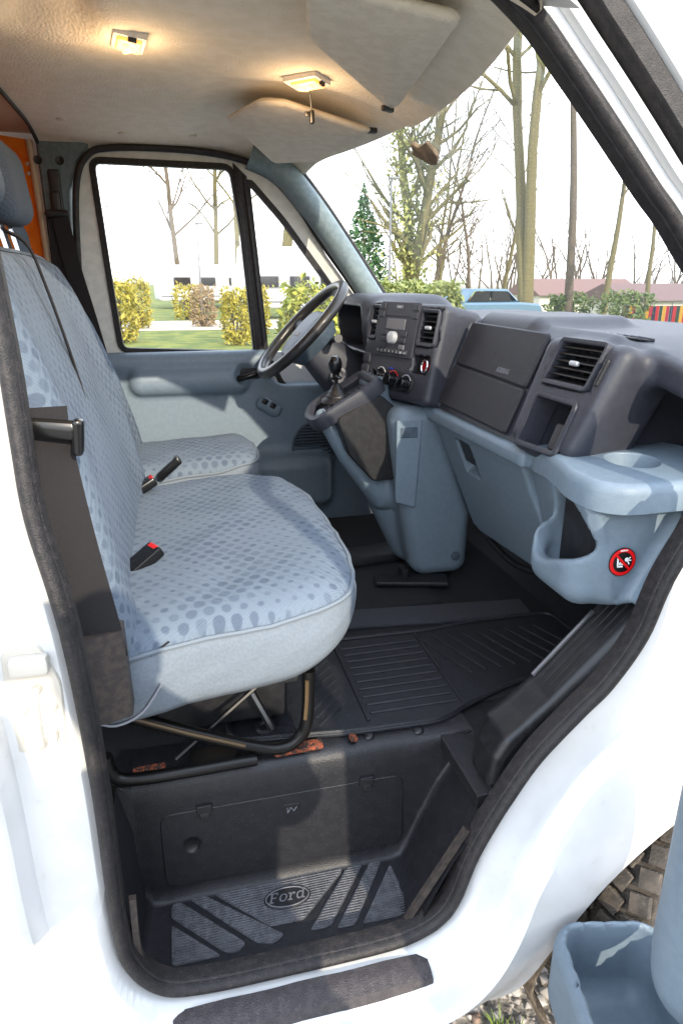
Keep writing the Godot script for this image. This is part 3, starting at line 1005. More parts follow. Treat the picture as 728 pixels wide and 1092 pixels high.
func build_far_side(van: Node3D) -> void:
	# the driver's door, shut: painted window frame, rubber, glass and moulded lining
	var d := Node3D.new()
	d.name = "driver_door"
	van.add_child(d)
	var seal := crom2(pv([-0.29, 1.20, -0.287, 1.293, -0.272, 1.599, -0.250, 1.87, -0.205, 1.972, -0.12, 1.997, 0.075, 2.0, 0.24, 1.985, 0.36, 1.945, 0.439, 1.876, 0.535, 1.738, 0.644, 1.598, 0.74, 1.47, 0.79, 1.36]), 6)
	var glass := rounded(pv([-0.164, 1.372, -0.178, 1.598, -0.196, 1.962, 0.243, 1.957, 0.272, 1.752, 0.302, 1.350]), 0.03, 4)
	var quarter := rounded(pv([0.293, 1.925, 0.411, 1.799, 0.542, 1.63, 0.655, 1.48, 0.60, 1.22, 0.40, 1.225, 0.338, 1.35]), 0.03, 4)
	# painted frame: plate with two openings built as rings
	var g := G.new()
	var fo := PackedVector2Array()
	var N := 96
	# outer edge of the frame for the main window
	var oa := resample(pv([-0.286, 1.33, -0.276, 1.6, -0.256, 1.88, -0.218, 1.975, -0.12, 2.01, 0.08, 2.015, 0.27, 1.99, 0.300, 1.752, 0.335, 1.33]), N)
	var ga := resample(glass, N)
	poly_ring(g, align(oa, ga), ga, -1.655, 0.03)
	var ob := resample(pv([0.262, 1.992, 0.375, 1.945, 0.46, 1.86, 0.56, 1.69, 0.66, 1.56, 0.74, 1.45, 0.74, 1.15, 0.36, 1.15, 0.30, 1.34, 0.31, 1.6]), N)
	var gb := resample(quarter, N)
	poly_ring(g, align(ob, gb), gb, -1.653, 0.03)
	part(d, "window_frame", g, M.inner_frame, 30)
	# outer skin below the windows and beyond
	g = G.new()
	g.rbox(Vector3(0.15, 0.95, -1.72), Vector3(1.3, 0.80, 0.02), 0.004)
	part(d, "door_skin", g, M.white_paint)
	# rubber round both panes
	for l in [[glass, "window_rubber"], [quarter, "quarter_rubber"]]:
		g = G.new()
		g.sweep(flat(l[0], -1.655), pv([-0.011, -0.012, -0.010, 0.006, 0.009, 0.008, 0.010, -0.012]), Vector3.BACK, true, true)
		part(d, l[1], g, M.seal_rubber, 50)
	g = G.new()
	g.loft([flat(pv([0.247, 1.97, 0.292, 1.93]), -1.644), flat(pv([0.298, 1.34, 0.340, 1.34]), -1.644)])
	g.loft([flat(pv([0.247, 1.97, 0.292, 1.93]), -1.67), flat(pv([0.298, 1.34, 0.340, 1.34]), -1.67)])
	g.tube(pts3([0.258, 1.955, -1.642, 0.306, 1.345, -1.642]), 0.006, 8)
	g.tube(pts3([0.284, 1.93, -1.642, 0.333, 1.345, -1.642]), 0.006, 8)
	part(d, "window_divider", g, M.seal_rubber)
	var pane := G.new()
	pane.fan(flat(glass, -1.672))
	part(d, "window_pane", pane, M.glass, 0)
	pane = G.new()
	pane.fan(flat(quarter, -1.672))
	part(d, "quarter_pane", pane, M.glass, 0)
	# body weather strip round the driver's doorway and the painted body behind it
	g = G.new()
	var tube2 := PackedVector2Array()
	for k in 8: tube2.append(Vector2(0.0105 * cos(TAU * k / 8), 0.010 * sin(TAU * k / 8)))
	g.sweep(flat(seal, -1.636), tube2, Vector3.BACK, false, true)
	part(van, "driver_doorway_strip", g, M.seal_rubber, 60)
	# moulded door lining
	var liner := func(p: Vector3) -> float:
		var q := sd_box(p, Vector3(0.14, 1.0, -1.66), Vector3(0.60, 0.345, 0.045), 0.03)
		# upper roll and the armrest hollow
		var roll := sd_box(p, Vector3(0.10, 1.335, -1.64), Vector3(0.50, 0.03, 0.035), 0.028)
		q = smin(q, roll, 0.03)
		var pad := sd_box(p, Vector3(0.06, 1.265, -1.615), Vector3(0.21, 0.05, 0.035), 0.045)
		q = smin(q, pad, 0.012)
		var low := sd_box(p, Vector3(0.12, 0.88, -1.59), Vector3(0.44, 0.10, 0.05), 0.045)
		q = smin(q, low, 0.05)
		# quarter window dips into it
		var cut := sd_box(p, Vector3(0.50, 1.36, -1.60), Vector3(0.15, 0.12, 0.2), 0.05)
		q = smax(q, -cut, 0.02)
		# handle bowl
		var bowl := sd_box(p, Vector3(0.27, 1.285, -1.585), Vector3(0.055, 0.035, 0.035), 0.033)
		return smax(q, -bowl, 0.012)
	part(d, "door_lining", snet(liner, Vector3(-0.46, 0.64, -1.715), Vector3(0.78, 1.40, -1.52), 0.011), M.blue_plastic)
	# handle: dark bowl and lever
	g = G.new()
	g.rbox(Vector3(0.275, 1.288, -1.622), Vector3(0.085, 0.05, 0.012), 0.012)
	var hd := part(d, "handle_bowl", g, M.black_plastic)
	g = G.new()
	g.tube(crom(pts3([0.225, 1.27, -1.60, 0.25, 1.276, -1.585, 0.29, 1.288, -1.582, 0.315, 1.298, -1.60]), 5), [0.008, 0.010, 0.012, 0.012, 0.012, 0.012, 0.012, 0.012, 0.012, 0.012, 0.011, 0.010, 0.010, 0.009, 0.009, 0.008], 10)
	part(hd, "lever", g, M.gloss_black)
	# window switches on a blister
	g = G.new()
	g.rbox(Vector3(0.335, 1.165, -1.605), Vector3(0.10, 0.05, 0.05), 0.022, Basis(Vector3.BACK, -0.55), 4)
	var sw := part(d, "switch_blister", g, M.blue_plastic)
	for k in 2:
		g = G.new()
		g.rbox(Vector3(0.318 + 0.028 * k, 1.187 - 0.016 * k, -1.583), Vector3(0.022, 0.02, 0.012), 0.004, Basis(Vector3.BACK, -0.55))
		part(sw, "window_switch", g, M.gloss_black)
	# loudspeaker grille: rim and bars
	g = G.new()
	var ring := PackedVector3Array()
	var C := Vector3(0.505, 1.0, -1.607)
	for k in 32: ring.append(C + Vector3(0.085 * cos(TAU * k / 32), 0.10 * sin(TAU * k / 32), 0))
	g.tube(ring, 0.005, 6, true)
	var sp := part(d, "speaker_rim", g, M.dark_blue_plastic)
	g = G.new()
	for k in 17:
		var yy := lerpf(-0.092, 0.092, k / 16.0)
		var w := 0.083 * sqrt(maxf(0.0, 1.0 - yy * yy / 0.01))
		if w > 0.01: g.rbox(C + Vector3(0, yy, 0), Vector3(2 * w, 0.006, 0.008), 0.002, Basis(), 1)
	part(sp, "speaker_bars", g, M.dark_blue_plastic)
	g = G.new()
	g.fan(PackedVector3Array(Array(ring).map(func(p): return C + (p - C) * 0.96 + Vector3(0, 0, -0.004))))
	part(sp, "speaker_back", g, M.black_plastic)
	# B pillar lining behind the driver's door, and the body behind
	g = G.new()
	var lr := []
	for q in [[2.06, -0.19], [2.02, -0.19], [1.985, -0.205], [1.95, -0.232], [1.87, -0.268], [1.60, -0.288], [1.20, -0.305], [0.70, -0.33]]:
		lr.append(PackedVector3Array([Vector3(-0.352, q[0], -1.70), Vector3(-0.352, q[0], -1.650), Vector3(-0.346, q[0], -1.642), Vector3(q[1] - 0.016, q[0], -1.640), Vector3(q[1] - 0.004, q[0], -1.648), Vector3(q[1], q[0], -1.70)]))
	g.loft(lr)
	var bp := part(van, "pillar_lining", g, M.pillar_trim)
	for x in [-0.352, -0.288]:
		g = G.new()
		g.lathe(pv([0.0, 0.001, 0.009, 0.001, 0.0115, 0.003, 0.013, -0.002]), 12, Transform3D(Basis(Vector3.RIGHT, PI / 2), Vector3(x, 1.955, -1.639)))
		part(bp, "lining_plug", g, M.black_plastic)
	g = G.new()
	g.rbox(Vector3(-0.31, 1.86, -1.637), Vector3(0.036, 0.14, 0.012), 0.01)
	part(bp, "belt_slide", g, M.black_plastic)
	# body side beyond the lining
	g = G.new()
	g.rbox(Vector3(-0.95, 1.3, -1.74), Vector3(1.2, 1.7, 0.02), 0.004)
	part(van, "far_body_side", g, M.white_paint)
	g = G.new()
	g.rbox(Vector3(0.95, 0.95, -1.74), Vector3(0.5, 0.7, 0.02), 0.004)
	part(van, "far_front_wing", g, M.white_paint)
	# A pillar lining, driver's side: a rounded bar from the roof to the dashboard
	g = G.new()
	var pr := crom(pts3([0.30, 1.985, -1.595, 0.40, 1.94, -1.595, 0.50, 1.835, -1.60, 0.62, 1.68, -1.61, 0.76, 1.49, -1.62, 0.86, 1.36, -1.62]), 5)
	var rows := []
	for i in pr.size():
		var t := (pr[mini(i + 1, pr.size() - 1)] - pr[maxi(i - 1, 0)]).normalized()
		var nn := Vector3(-t.y, t.x, 0).normalized()
		var row := PackedVector3Array()
		for q in [[-0.035, -0.05], [-0.034, 0.0], [-0.022, 0.022], [0.0, 0.032], [0.028, 0.026], [0.044, 0.006], [0.05, -0.04]]:
			row.append(pr[i] - nn * q[0] * -1.0 + Vector3(0, 0, q[1]))
		rows.append(row)
	g.loft(rows)
	part(van, "windscreen_pillar", g, M.grey_trim, 50)
	# white edge of the pillar against the glass
	g = G.new()
	var pe := PackedVector3Array()
	for i in pr.size():
		var t := (pr[mini(i + 1, pr.size() - 1)] - pr[maxi(i - 1, 0)]).normalized()
		pe.append(pr[i] + Vector3(-t.y, t.x, 0).normalized() * 0.052 + Vector3(0, 0, -0.02))
	g.tube(pe, 0.009, 8)
	part(van, "windscreen_rubber", g, M.seal_rubber)

func align(p: PackedVector2Array, q: PackedVector2Array) -> PackedVector2Array:
	# start and turn p like q, so that the loops can be joined
	var n := p.size()
	var ap := 0.0; var aq := 0.0
	for i in n:
		ap += p[i].cross(p[(i + 1) % n]); aq += q[i].cross(q[(i + 1) % n])
	if (ap > 0) != (aq > 0): p.reverse()
	var best := 0; var bd := INF
	for s in n:
		var d := 0.0
		for i in range(0, n, 4): d += p[(i + s) % n].distance_squared_to(q[i])
		if d < bd: bd = d; best = s
	var o := PackedVector2Array()
	for i in n: o.append(p[(i + best) % n])
	return o

func glass_pt(z: float, t: float) -> Vector3:
	# windscreen: t = 0 at the roof, 1 at the scuttle
	var xa := roof_front(z) + 0.012
	var ya := roof_y(roof_front(z), z) + 0.01
	var e := (z + 0.83) / 0.75
	var xb := 1.36 - 0.26 * e * e
	var yb := 1.40
	return Vector3(lerpf(xa, xb, t), lerpf(ya, yb, t) + 0.03 * sin(t * PI), z)

func build_windscreen(van: Node3D) -> void:
	var g := G.new()
	var rows := []
	for i in 25:
		var z := lerpf(-1.58, -0.12, i / 24.0)
		var row := PackedVector3Array()
		for j in 11: row.append(glass_pt(z, j / 10.0))
		rows.append(row)
	g.loft(rows)
	part(van, "windscreen", g, M.glass, 80)
	# shaded band at the top of the glass, in the middle
	g = G.new()
	rows = []
	for i in 9:
		var z := lerpf(-1.28, -0.55, i / 8.0)
		var row := PackedVector3Array()
		for j in 4: row.append(glass_pt(z, 0.01 + 0.16 * j / 3.0 * (1.0 if i > 0 and i < 8 else 0.55)) + Vector3(-0.006, -0.006, 0))
		rows.append(row)
	g.loft(rows)
	part(van, "windscreen_tint", g, M.tinted_band, 80)
	# foot of the missing rear-view mirror on the glass
	var c := glass_pt(-1.0, 0.105)
	var fr := frame(c + Vector3(-0.012, -0.012, 0), Vector3(0.1, 0, 1), Vector3(-0.72, 0.55, 0))
	g = G.new()
	g.plate(rounded(pv([-0.055, 0.022, -0.03, 0.026, -0.022, 0.045, -0.006, 0.045, 0.0, 0.028, 0.055, 0.035, 0.048, -0.012, 0.012, -0.034, -0.012, -0.030]), 0.006, 2), 0.012, 0.002, fr)
	part(van, "mirror_foot", g, M.mud_flap)
	# wiper arm resting at the scuttle
	g = G.new()
	g.tube(PackedVector3Array([glass_pt(-1.2, 0.985) + Vector3(0.03, 0.03, 0), glass_pt(-0.9, 0.97) + Vector3(0.03, 0.03, 0), glass_pt(-0.5, 0.96) + Vector3(0.03, 0.03, 0)]), 0.008, 6)
	part(van, "wiper", g, M.black_plastic)
	# bonnet ahead of the glass
	g = G.new()
	rows = []
	for i in 9:
		var z := lerpf(-1.72, 0.02, i / 8.0)
		var e := absf(z + 0.85) / 0.87
		rows.append(PackedVector3Array([glass_pt(clampf(z, -1.58, -0.12), 1.0) + Vector3(-0.02, -0.03, z - clampf(z, -1.58, -0.12)), Vector3(1.75 - 0.2 * e * e, 1.22 - 0.06 * e * e, z), Vector3(2.05 - 0.25 * e * e, 1.0, z), Vector3(2.15 - 0.25 * e * e, 0.6, z)]))
	g.loft(rows)
	part(van, "bonnet", g, M.white_paint, 60)

func build_latch(van: Node3D) -> void:
	# door striker on the rear edge of the doorway
	var g := G.new()
	g.plate(rounded(pv([-0.042, -0.085, 0.030, -0.085, 0.034, 0.02, 0.012, 0.085, -0.036, 0.075]), 0.012, 3), 0.006, 0.002, Transform3D(Basis(), Vector3(-0.214, 1.06, -0.024)))
	var b := part(van, "striker_plate", g, M.dirty_white)
	g = G.new()
	g.tube(crom(pts3([-0.21, 1.075, -0.02, -0.21, 1.078, 0.012, -0.21, 1.04, 0.022, -0.21, 1.005, 0.012, -0.21, 1.005, -0.02]), 5), 0.0065, 8)
	part(b, "striker_loop", g, M.dirty_white)
	g = G.new()
	g.rbox(Vector3(-0.215, 1.115, -0.012), Vector3(0.05, 0.028, 0.02), 0.006)
	part(b, "striker_block", g, M.dirty_white)
	g = G.new()
	g.rbox(Vector3(-0.215, 1.0, -0.012), Vector3(0.045, 0.02, 0.018), 0.006)
	part(b, "striker_block", g, M.dirty_white)
	for p in [Vector3(-0.235, 1.045, -0.018), Vector3(-0.197, 1.045, -0.018)]:
		g = G.new()
		g.lathe(pv([0.0, 0.005, 0.006, 0.0045, 0.009, 0.001, 0.0095, -0.002]), 12, Transform3D(Basis(Vector3.RIGHT, PI / 2), p))
		part(b, "bolt_head", g, M.dirty_white)

func build_wheel(van: Node3D) -> void:
	var C := Vector3(1.0, 0.34, -0.135)
	var steer := Basis(Vector3.UP, deg_to_rad(26.0))
	var w := Node3D.new()
	w.name = "front_wheel"
	van.add_child(w)
	var t := Transform3D(steer * Basis(Vector3.RIGHT, PI / 2), C)
	var g := G.new()
	g.lathe(pv([0.20, -0.10, 0.25, -0.112, 0.30, -0.112, 0.320, -0.100, 0.324, -0.09, 0.324, 0.09, 0.320, 0.100, 0.30, 0.112, 0.25, 0.112, 0.20, 0.10]), 72, t)
	var ty := part(w, "tyre", g, M.tyre_rubber, 50)
	g = G.new()
	# tread blocks in four rows, staggered
	for k in 44:
		for r in 4:
			var a := TAU * (k + (0.5 if r % 2 else 0.0)) / 44
			var z := -0.072 + 0.048 * r
			var b := Basis(Vector3.BACK, a)
			g.rbox(C + steer * (b * Vector3(0.334, 0, 0) + Vector3(0, 0, z)), Vector3(0.016, 0.038, 0.038), 0.002, steer * b * Basis(Vector3.RIGHT, 0.25 if r % 2 else -0.25), 1)
	part(ty, "tread_blocks", g, M.tyre_rubber, 30)
	g = G.new()
	g.lathe(pv([0.0, 0.05, 0.06, 0.055, 0.07, 0.03, 0.15, 0.02, 0.18, 0.06, 0.20, 0.10, 0.205, 0.08]), 40, t)
	part(w, "rim", g, M.steel, 40)
	# arch liner
	g = G.new()
	var rows := []
	for i in 25:
		var a := lerpf(-0.05, 1.12, i / 24.0) * PI
		var r := 0.40
		rows.append(PackedVector3Array([Vector3(1.0 + r * cos(a), 0.34 + r * sin(a), 0.0), Vector3(1.0 + r * cos(a), 0.34 + r * sin(a), -0.32)]))
	g.loft(rows)
	part(van, "wheel_arch_liner", g, M.arch_liner, 60)
	# mud flap behind the wheel
	g = G.new()
	rows = []
	for i in 9:
		var q := i / 8.0
		var y := lerpf(0.50, 0.16, q)
		var x := 0.655 - 0.075 * smoothstep(0.0, 0.6, q) + 0.05 * smoothstep(0.6, 1.0, q)
		rows.append(PackedVector3Array([Vector3(x, y, 0.028), Vector3(x + 0.004, y, 0.03), Vector3(x + 0.012, y, 0.015), Vector3(x + 0.014, y, -0.20), Vector3(x + 0.006, y, -0.20), Vector3(x - 0.002, y, 0.0)]))
	g.loft(rows, true)
	part(van, "mud_flap", g, M.mud_flap, 40)
	# underside, so that no light leaks up
	g = G.new()
	g.rbox(Vector3(-0.2, 0.40, -0.87), Vector3(1.5, 0.04, 1.70), 0.004)
	g.rbox(Vector3(-0.2, 0.55, -0.30), Vector3(1.5, 0.25, 0.02), 0.004)
	part(van, "underbody", g, M.arch_liner)

func build_open_door(van: Node3D) -> void:
	# the passenger door, swung out about its front hinges; seen edge-on at the right
	var d := Node3D.new()
	d.name = "passenger_door"
	van.add_child(d)
	var g := G.new()
	# closed-door outline as distance from the hinge (u) and height (y)
	var outl := rounded(pv([0.02, 1.26, 0.05, 1.10, 0.16, 0.98, 0.26, 0.84, 0.34, 0.70, 0.42, 0.50, 0.50, 0.44, 0.90, 0.44, 0.97, 0.52, 0.99, 1.0, 1.0, 1.32, 0.02, 1.34]), 0.03, 3)
	var ang := deg_to_rad(77.0)
	# hinge at the front edge; u runs outwards
	var T := frame(Vector3(0.825, 0, 0.05), Vector3(-cos(ang), 0, sin(ang)), Vector3.UP)
	T = T * Transform3D(Basis(), Vector3(0, 0, -0.0))
	g.plate(outl, 0.05, 0.006, T)
	part(d, "door_skin", g, M.white_paint)
	# inner lining with its bulge and the pocket bin
	var Ti := T.affine_inverse()
	var sgn := 1.0 if (T.basis.z.x < 0.0) else -1.0
	var face := 0.05 if sgn > 0 else 0.0
	var lin := G.new()
	var o2 := G.inset(outl, 0.018)
	lin.plate(o2, 0.02 * sgn, 0.0, T * Transform3D(Basis(), Vector3(0, 0, face)))
	part(d, "door_lining", lin, M.blue_plastic)
	var fz := face + 0.02 * sgn
	# the moulded upright beside the hinge: broad, rounded, leaning
	var up := func(p: Vector3) -> float:
		var q := Ti * p
		q.z = (q.z - fz) * sgn
		var a := sd_cap(q, Vector3(0.20, 1.26, -0.01), Vector3(0.25, 0.62, 0.005), 0.055, 0.072)
		var c := sd_box(q, Vector3(0.42, 0.98, 0.0), Vector3(0.24, 0.36, 0.042), 0.035)
		return smin(a, c, 0.05)
	part(d, "lining_bulge", snet(up, Vector3(0.55, 0.50, 0.05), Vector3(0.86, 1.42, 0.75), 0.012), M.blue_plastic)
	var bin := func(p: Vector3) -> float:
		var q := Ti * p
		q.z = (q.z - fz) * sgn
		var a := sd_box(q, Vector3(0.36, 0.44, 0.07), Vector3(0.30, 0.10, 0.10), 0.05)
		var c := sd_box(q, Vector3(0.36, 0.52, 0.07), Vector3(0.283, 0.16, 0.083), 0.04)
		return smax(a, -c, 0.008)
	part(d, "door_pocket", snet(bin, Vector3(0.44, 0.30, 0.03), Vector3(0.86, 0.58, 0.75), 0.009), M.blue_plastic)
	# screw covers on the moulding
	for q in [Vector3(0.222, 1.02, 0.046), Vector3(0.25, 0.72, 0.055)]:
		g = G.new()
		g.lathe(pv([0.0, 0.004, 0.008, 0.0035, 0.010, 0.001, 0.0105, -0.01]), 14, T * Transform3D(Basis(Vector3.RIGHT, PI / 2 * sgn), Vector3(q.x, q.y, fz + q.z * sgn)))
		part(d, "screw_cover", g, M.blue_plastic)
	# window frame of the open door
	g = G.new()
	var wf := PackedVector3Array()
	for p in crom2(pv([0.04, 1.33, 0.10, 1.50, 0.22, 1.68, 0.36, 1.84, 0.46, 1.93, 0.58, 1.96, 0.90, 1.95, 0.97, 1.90, 1.0, 1.32]), 5):
		wf.append(T * Vector3(p.x, p.y, 0.025 - lean(p.y) * sgn * -0.0))
	var wp := PackedVector2Array()
	for k in 8: wp.append(Vector2(0.028 * cos(TAU * k / 8), 0.018 * sin(TAU * k / 8)))
	g.sweep(wf, wp, T.basis.z, false, true)
	part(d, "window_frame", g, M.white_paint, 50)
	var pane := G.new()
	var pl := PackedVector3Array()
	for p in wf: pl.append(p)
	pane.fan(pl)
	part(d, "window_pane", pane, M.glass, 0)

# ================================================================ dashboard
var TS: Transform3D     # face of the centre stack
var TA: Transform3D     # face of the passenger side (airbag lid)
var TP: Transform3D     # face of the pod with the end vent

func vent(parent: Node3D, t: Transform3D, w: float, h: float, n: int, slant := 0.0) -> void:
	# t: centre of the opening on the face, z outwards
	var v := Node3D.new()
	v.name = "air_vent"
	parent.add_child(v, true)
	var g := G.new()
	var o := rounded(pv([-w / 2 - slant, -h / 2, w / 2 - slant, -h / 2, w / 2 + slant, h / 2, -w / 2 + slant, h / 2]), 0.008, 3)
	var ring := PackedVector3Array()
	for p in o: ring.append(t * Vector3(p.x, p.y, 0))
	g.sweep(ring, pv([-0.005, -0.03, -0.005, 0.002, -0.002, 0.004, 0.003, 0.004, 0.005, 0.0, 0.005, -0.03]), t.basis.z, true, true)
	part(v, "vent_rim", g, M.charcoal_plastic, 50)
	g = G.new()
	g.plate(o, 0.002, 0.0, t * Transform3D(Basis(), Vector3(0, 0, -0.045)))
	part(v, "vent_back", g, M.black_plastic)
	for k in n:
		g = G.new()
		var y := lerpf(-h / 2, h / 2, (k + 0.7) / (n + 0.4))
		var off := slant * 2.0 * y / h
		g.rbox(t * Vector3(off, y, -0.013), Vector3(w - 0.006, 0.0035, 0.024), 0.0015, t.basis * Basis(Vector3.RIGHT, 0.45), 1)
		part(v, "slat", g, M.black_plastic)
	g = G.new()
	for k in 5:
		var x := lerpf(-w / 2, w / 2, (k + 1) / 6.0)
		g.rbox(t * Vector3(x, 0, -0.034), Vector3(0.002, h - 0.004, 0.016), 0.0008, t.basis, 1)
	part(v, "rear_slats", g, M.black_plastic)
	g = G.new()
	g.rbox(t * Vector3(slant * 0.1, 0.0, 0.0), Vector3(0.026, 0.010, 0.010), 0.004, t.basis)
	part(v, "thumb_tab", g, M.silver_print)

func text(parent: Node3D, called: String, s: String, t: Transform3D, px: float, m: Material, serif := false) -> void:
	var tm := TextMesh.new()
	var f := SystemFont.new()
	f.font_names = PackedStringArray(["Droid Serif" if serif else "Droid Sans"])
	f.font_weight = 700
	tm.font = f
	tm.text = s
	tm.font_size = 24
	tm.pixel_size = px
	tm.depth = 0.0008
	var o := MeshInstance3D.new()
	o.name = called
	o.mesh = tm
	o.material_override = m
	o.transform = t
	parent.add_child(o, true)

func build_dash() -> void:
	var d := thing("dashboard", "grey and charcoal dashboard spanning the cab under the windscreen", "dashboard")
	TS = frame(Vector3(0.634, 1.41, -1.02), Vector3(0.105, 0, 0.33), Vector3(0.20, 1, -0.0636))
	TA = frame(Vector3(0.742, 1.39, -0.665), Vector3(0.0, 0, 1), Vector3(0.42, 1, 0))
	TP = frame(Vector3(0.730, 1.392, -0.295), Vector3(0.06, 0, 1), Vector3(0.38, 1, 0))
	var TSi := TS.affine_inverse(); var TPi := TP.affine_inverse(); var TAi := TA.affine_inverse()
	var prof := pv([0.695, 1.27, 0.735, 1.37, 0.79, 1.482, 0.83, 1.503, 1.30, 1.43, 1.30, 1.25, 0.80, 1.25])
	var upper := func(p: Vector3) -> float:
		var w := p
		var dr := maxf(0.0, p.z + 0.38)
		w.y += 0.42 * dr * dr
		# scuttle follows the curved glass
		var body := ext(sd_poly(Vector2(w.x, w.y), prof), w.z, -1.62, -0.29, 0.028)
		# top pad runs on to the door over the pod's end
		var pad := sd_box(w, Vector3(1.06, 1.468, -0.845), Vector3(0.24, 0.03, 0.755), 0.02)
		body = smin(body, pad, 0.012)
		# pod
		var q := TPi * p
		var pod := sd_box(q, Vector3(0.0, -0.005, -0.07), Vector3(0.125, 0.115, 0.09), 0.03)
		pod = smax(pod, (p.z + 0.182 + 0.30 * (p.x - 0.74) + 0.32 * (1.40 - p.y)) * 0.9, 0.035)
		body = smin(body, pod, 0.03)
		# centre stack
		var s := TSi * p
		var st := sd_box(s, Vector3(0, 0.0, -0.06), Vector3(0.172, 0.135, 0.07), 0.02)
		body = smin(body, st, 0.008)
		# lid of the tray on top
		var lid := sd_box(p, Vector3(0.93, 1.49, -0.72), Vector3(0.13, 0.032, 0.15), 0.03)
		body = smin(body, lid, 0.03)
		# hood over the instruments
		var hood := sd_box(p, Vector3(0.73, 1.465, -1.385), Vector3(0.165, 0.095, 0.205), 0.08)
		var low := sd_box(p, Vector3(0.72, 1.34, -1.42), Vector3(0.10, 0.10, 0.20), 0.03)
		body = smin(smin(body, hood, 0.04), low, 0.03)
		var cav := sd_box(p, Vector3(0.60, 1.455, -1.39), Vector3(0.13, 0.068, 0.165), 0.05)
		body = smax(body, -cav, 0.01)
		# openings: two vents in the stack, one in the pod, the open pocket, the socket niche
		body = maxf(body, -sd_box(s, Vector3(0.118, 0.070, 0.0), Vector3(0.041, 0.050, 0.05), 0.006))
		body = maxf(body, -sd_box(s, Vector3(-0.138, 0.075, 0.0), Vector3(0.025, 0.050, 0.05), 0.006))
		body = maxf(body, -sd_box(q, Vector3(0.0, 0.058, 0.0), Vector3(0.072, 0.047, 0.055), 0.006))
		body = maxf(body, -sd_box(q, Vector3(-0.012, -0.062, 0.0), Vector3(0.062, 0.048, 0.085), 0.008))
		body = maxf(body, -sd_box(s, Vector3(0.115, -0.028, 0.0), Vector3(0.036, 0.024, 0.022), 0.006))
		return body
	part(d, "upper_panel", snet(upper, Vector3(0.52, 1.19, -1.64), Vector3(1.33, 1.60, -0.01), 0.0095), M.charcoal_plastic)
	# defroster slot in the top pad
	var g := G.new()
	var tf := Transform3D(Basis(Vector3(0, 0, 1), Vector3(-0.98, 0.17, 0), Vector3(0.17, 0.98, 0)).orthonormalized(), Vector3(0.86, 1.4915, -0.325))
	g.plate(rrect(0.12, 0.038, 0.012), 0.006, 0.002, tf)
	var df := part(d, "defroster_slot", g, M.black_plastic)
	for k in 6:
		g = G.new()
		g.rbox(tf * Vector3(lerpf(-0.055, 0.055, k / 5.0), 0, 0.006), Vector3(0.004, 0.032, 0.006), 0.0012, tf.basis * Basis(Vector3.BACK, 0.3), 1)
		part(df, "slat", g, M.charcoal_plastic)
	# airbag lid: two flush panels
	g = G.new()
	g.plate(rounded(pv([-0.195, 0.0, 0.195, -0.012, 0.195, 0.112, -0.195, 0.115]), 0.012, 3), 0.012, 0.004, TA * Transform3D(Basis(), Vector3(0, 0, -0.003)))
	var ab := part(d, "airbag_lid", g, M.airbag_plastic)
	g = G.new()
	g.plate(rounded(pv([-0.195, -0.112, 0.195, -0.118, 0.195, -0.015, -0.195, -0.003]), 0.012, 3), 0.012, 0.004, TA * Transform3D(Basis(), Vector3(0, 0, -0.003)))
	part(d, "airbag_lid", g, M.airbag_plastic)
	text(ab, "airbag_lettering", "AIRBAG", TA * Transform3D(Basis(), Vector3(0.075, 0.012, 0.0092)), 0.0007, M.print_grey)
	# pod vent, pocket lining and frame
	vent(d, TP * Transform3D(Basis(), Vector3(0.0, 0.058, 0.020)), 0.135, 0.086, 6, 0.006)
	g = G.new()
	g.rbox(TP * Vector3(0.088, 0.05, 0.020), Vector3(0.010, 0.05, 0.012), 0.004, TP.basis * Basis(Vector3.BACK, -0.12))
	part(d, "vent_wheel", g, M.black_plastic)
	g = G.new()
	var ring := PackedVector3Array()
	for p in rounded(pv([-0.078, -0.115, 0.052, -0.112, 0.056, -0.012, -0.074, -0.010]), 0.012, 4): ring.append(TP * Vector3(p.x, p.y, 0.020))
	g.sweep(ring, pv([-0.006, -0.05, -0.006, 0.002, -0.002, 0.004, 0.004, 0.003, 0.006, -0.002]), TP.basis.z, true)
	var pk := part(d, "open_pocket", g, M.charcoal_plastic, 50)
	g = G.new()
	g.rbox(TP * Vector3(-0.012, -0.062, -0.068), Vector3(0.13, 0.10, 0.004), 0.001, TP.basis)
	g.rbox(TP * Vector3(0.025, -0.08, -0.03), Vector3(0.05, 0.055, 0.07), 0.006, TP.basis)
	part(pk, "pocket_lining", g, M.black_plastic)
	# centre stack furniture
	vent(d, TS * Transform3D(Basis(), Vector3(0.118, 0.070, 0.010)), 0.072, 0.09, 6)
	vent(d, TS * Transform3D(Basis(), Vector3(-0.138, 0.075, 0.010)), 0.042, 0.09, 6)
	build_radio(d)
	# socket
	g = G.new()
	g.rbox(TS * Vector3(0.115, -0.028, -0.012), Vector3(0.07, 0.046, 0.004), 0.001, TS.basis)
	part(d, "socket_niche", g, M.black_plastic)
	g = G.new()
	var sr := PackedVector3Array()
	for k in 20: sr.append(TS * Vector3(0.128 + 0.012 * cos(TAU * k / 20), -0.030 + 0.017 * sin(TAU * k / 20), 0.006))
	g.tube(sr, 0.0028, 6, true)
	var so := part(d, "power_socket", g, M.chrome)
	g = G.new()
	g.lathe(pv([0.0, -0.012, 0.010, -0.012, 0.012, 0.004]), 16, TS * Transform3D(Basis(Vector3.RIGHT, PI / 2), Vector3(0.128, -0.030, -0.002)))
	part(so, "socket_well", g, M.knob_red)
	# heater panel with three knobs
	g = G.new()
	g.plate(rounded(pv([-0.088, -0.108, 0.098, -0.112, 0.104, -0.062, -0.082, -0.048]), 0.018, 4), 0.006, 0.002, TS * Transform3D(Basis(), Vector3(0, 0, 0.0085)))
	var hp := part(d, "heater_panel", g, M.black_plastic)
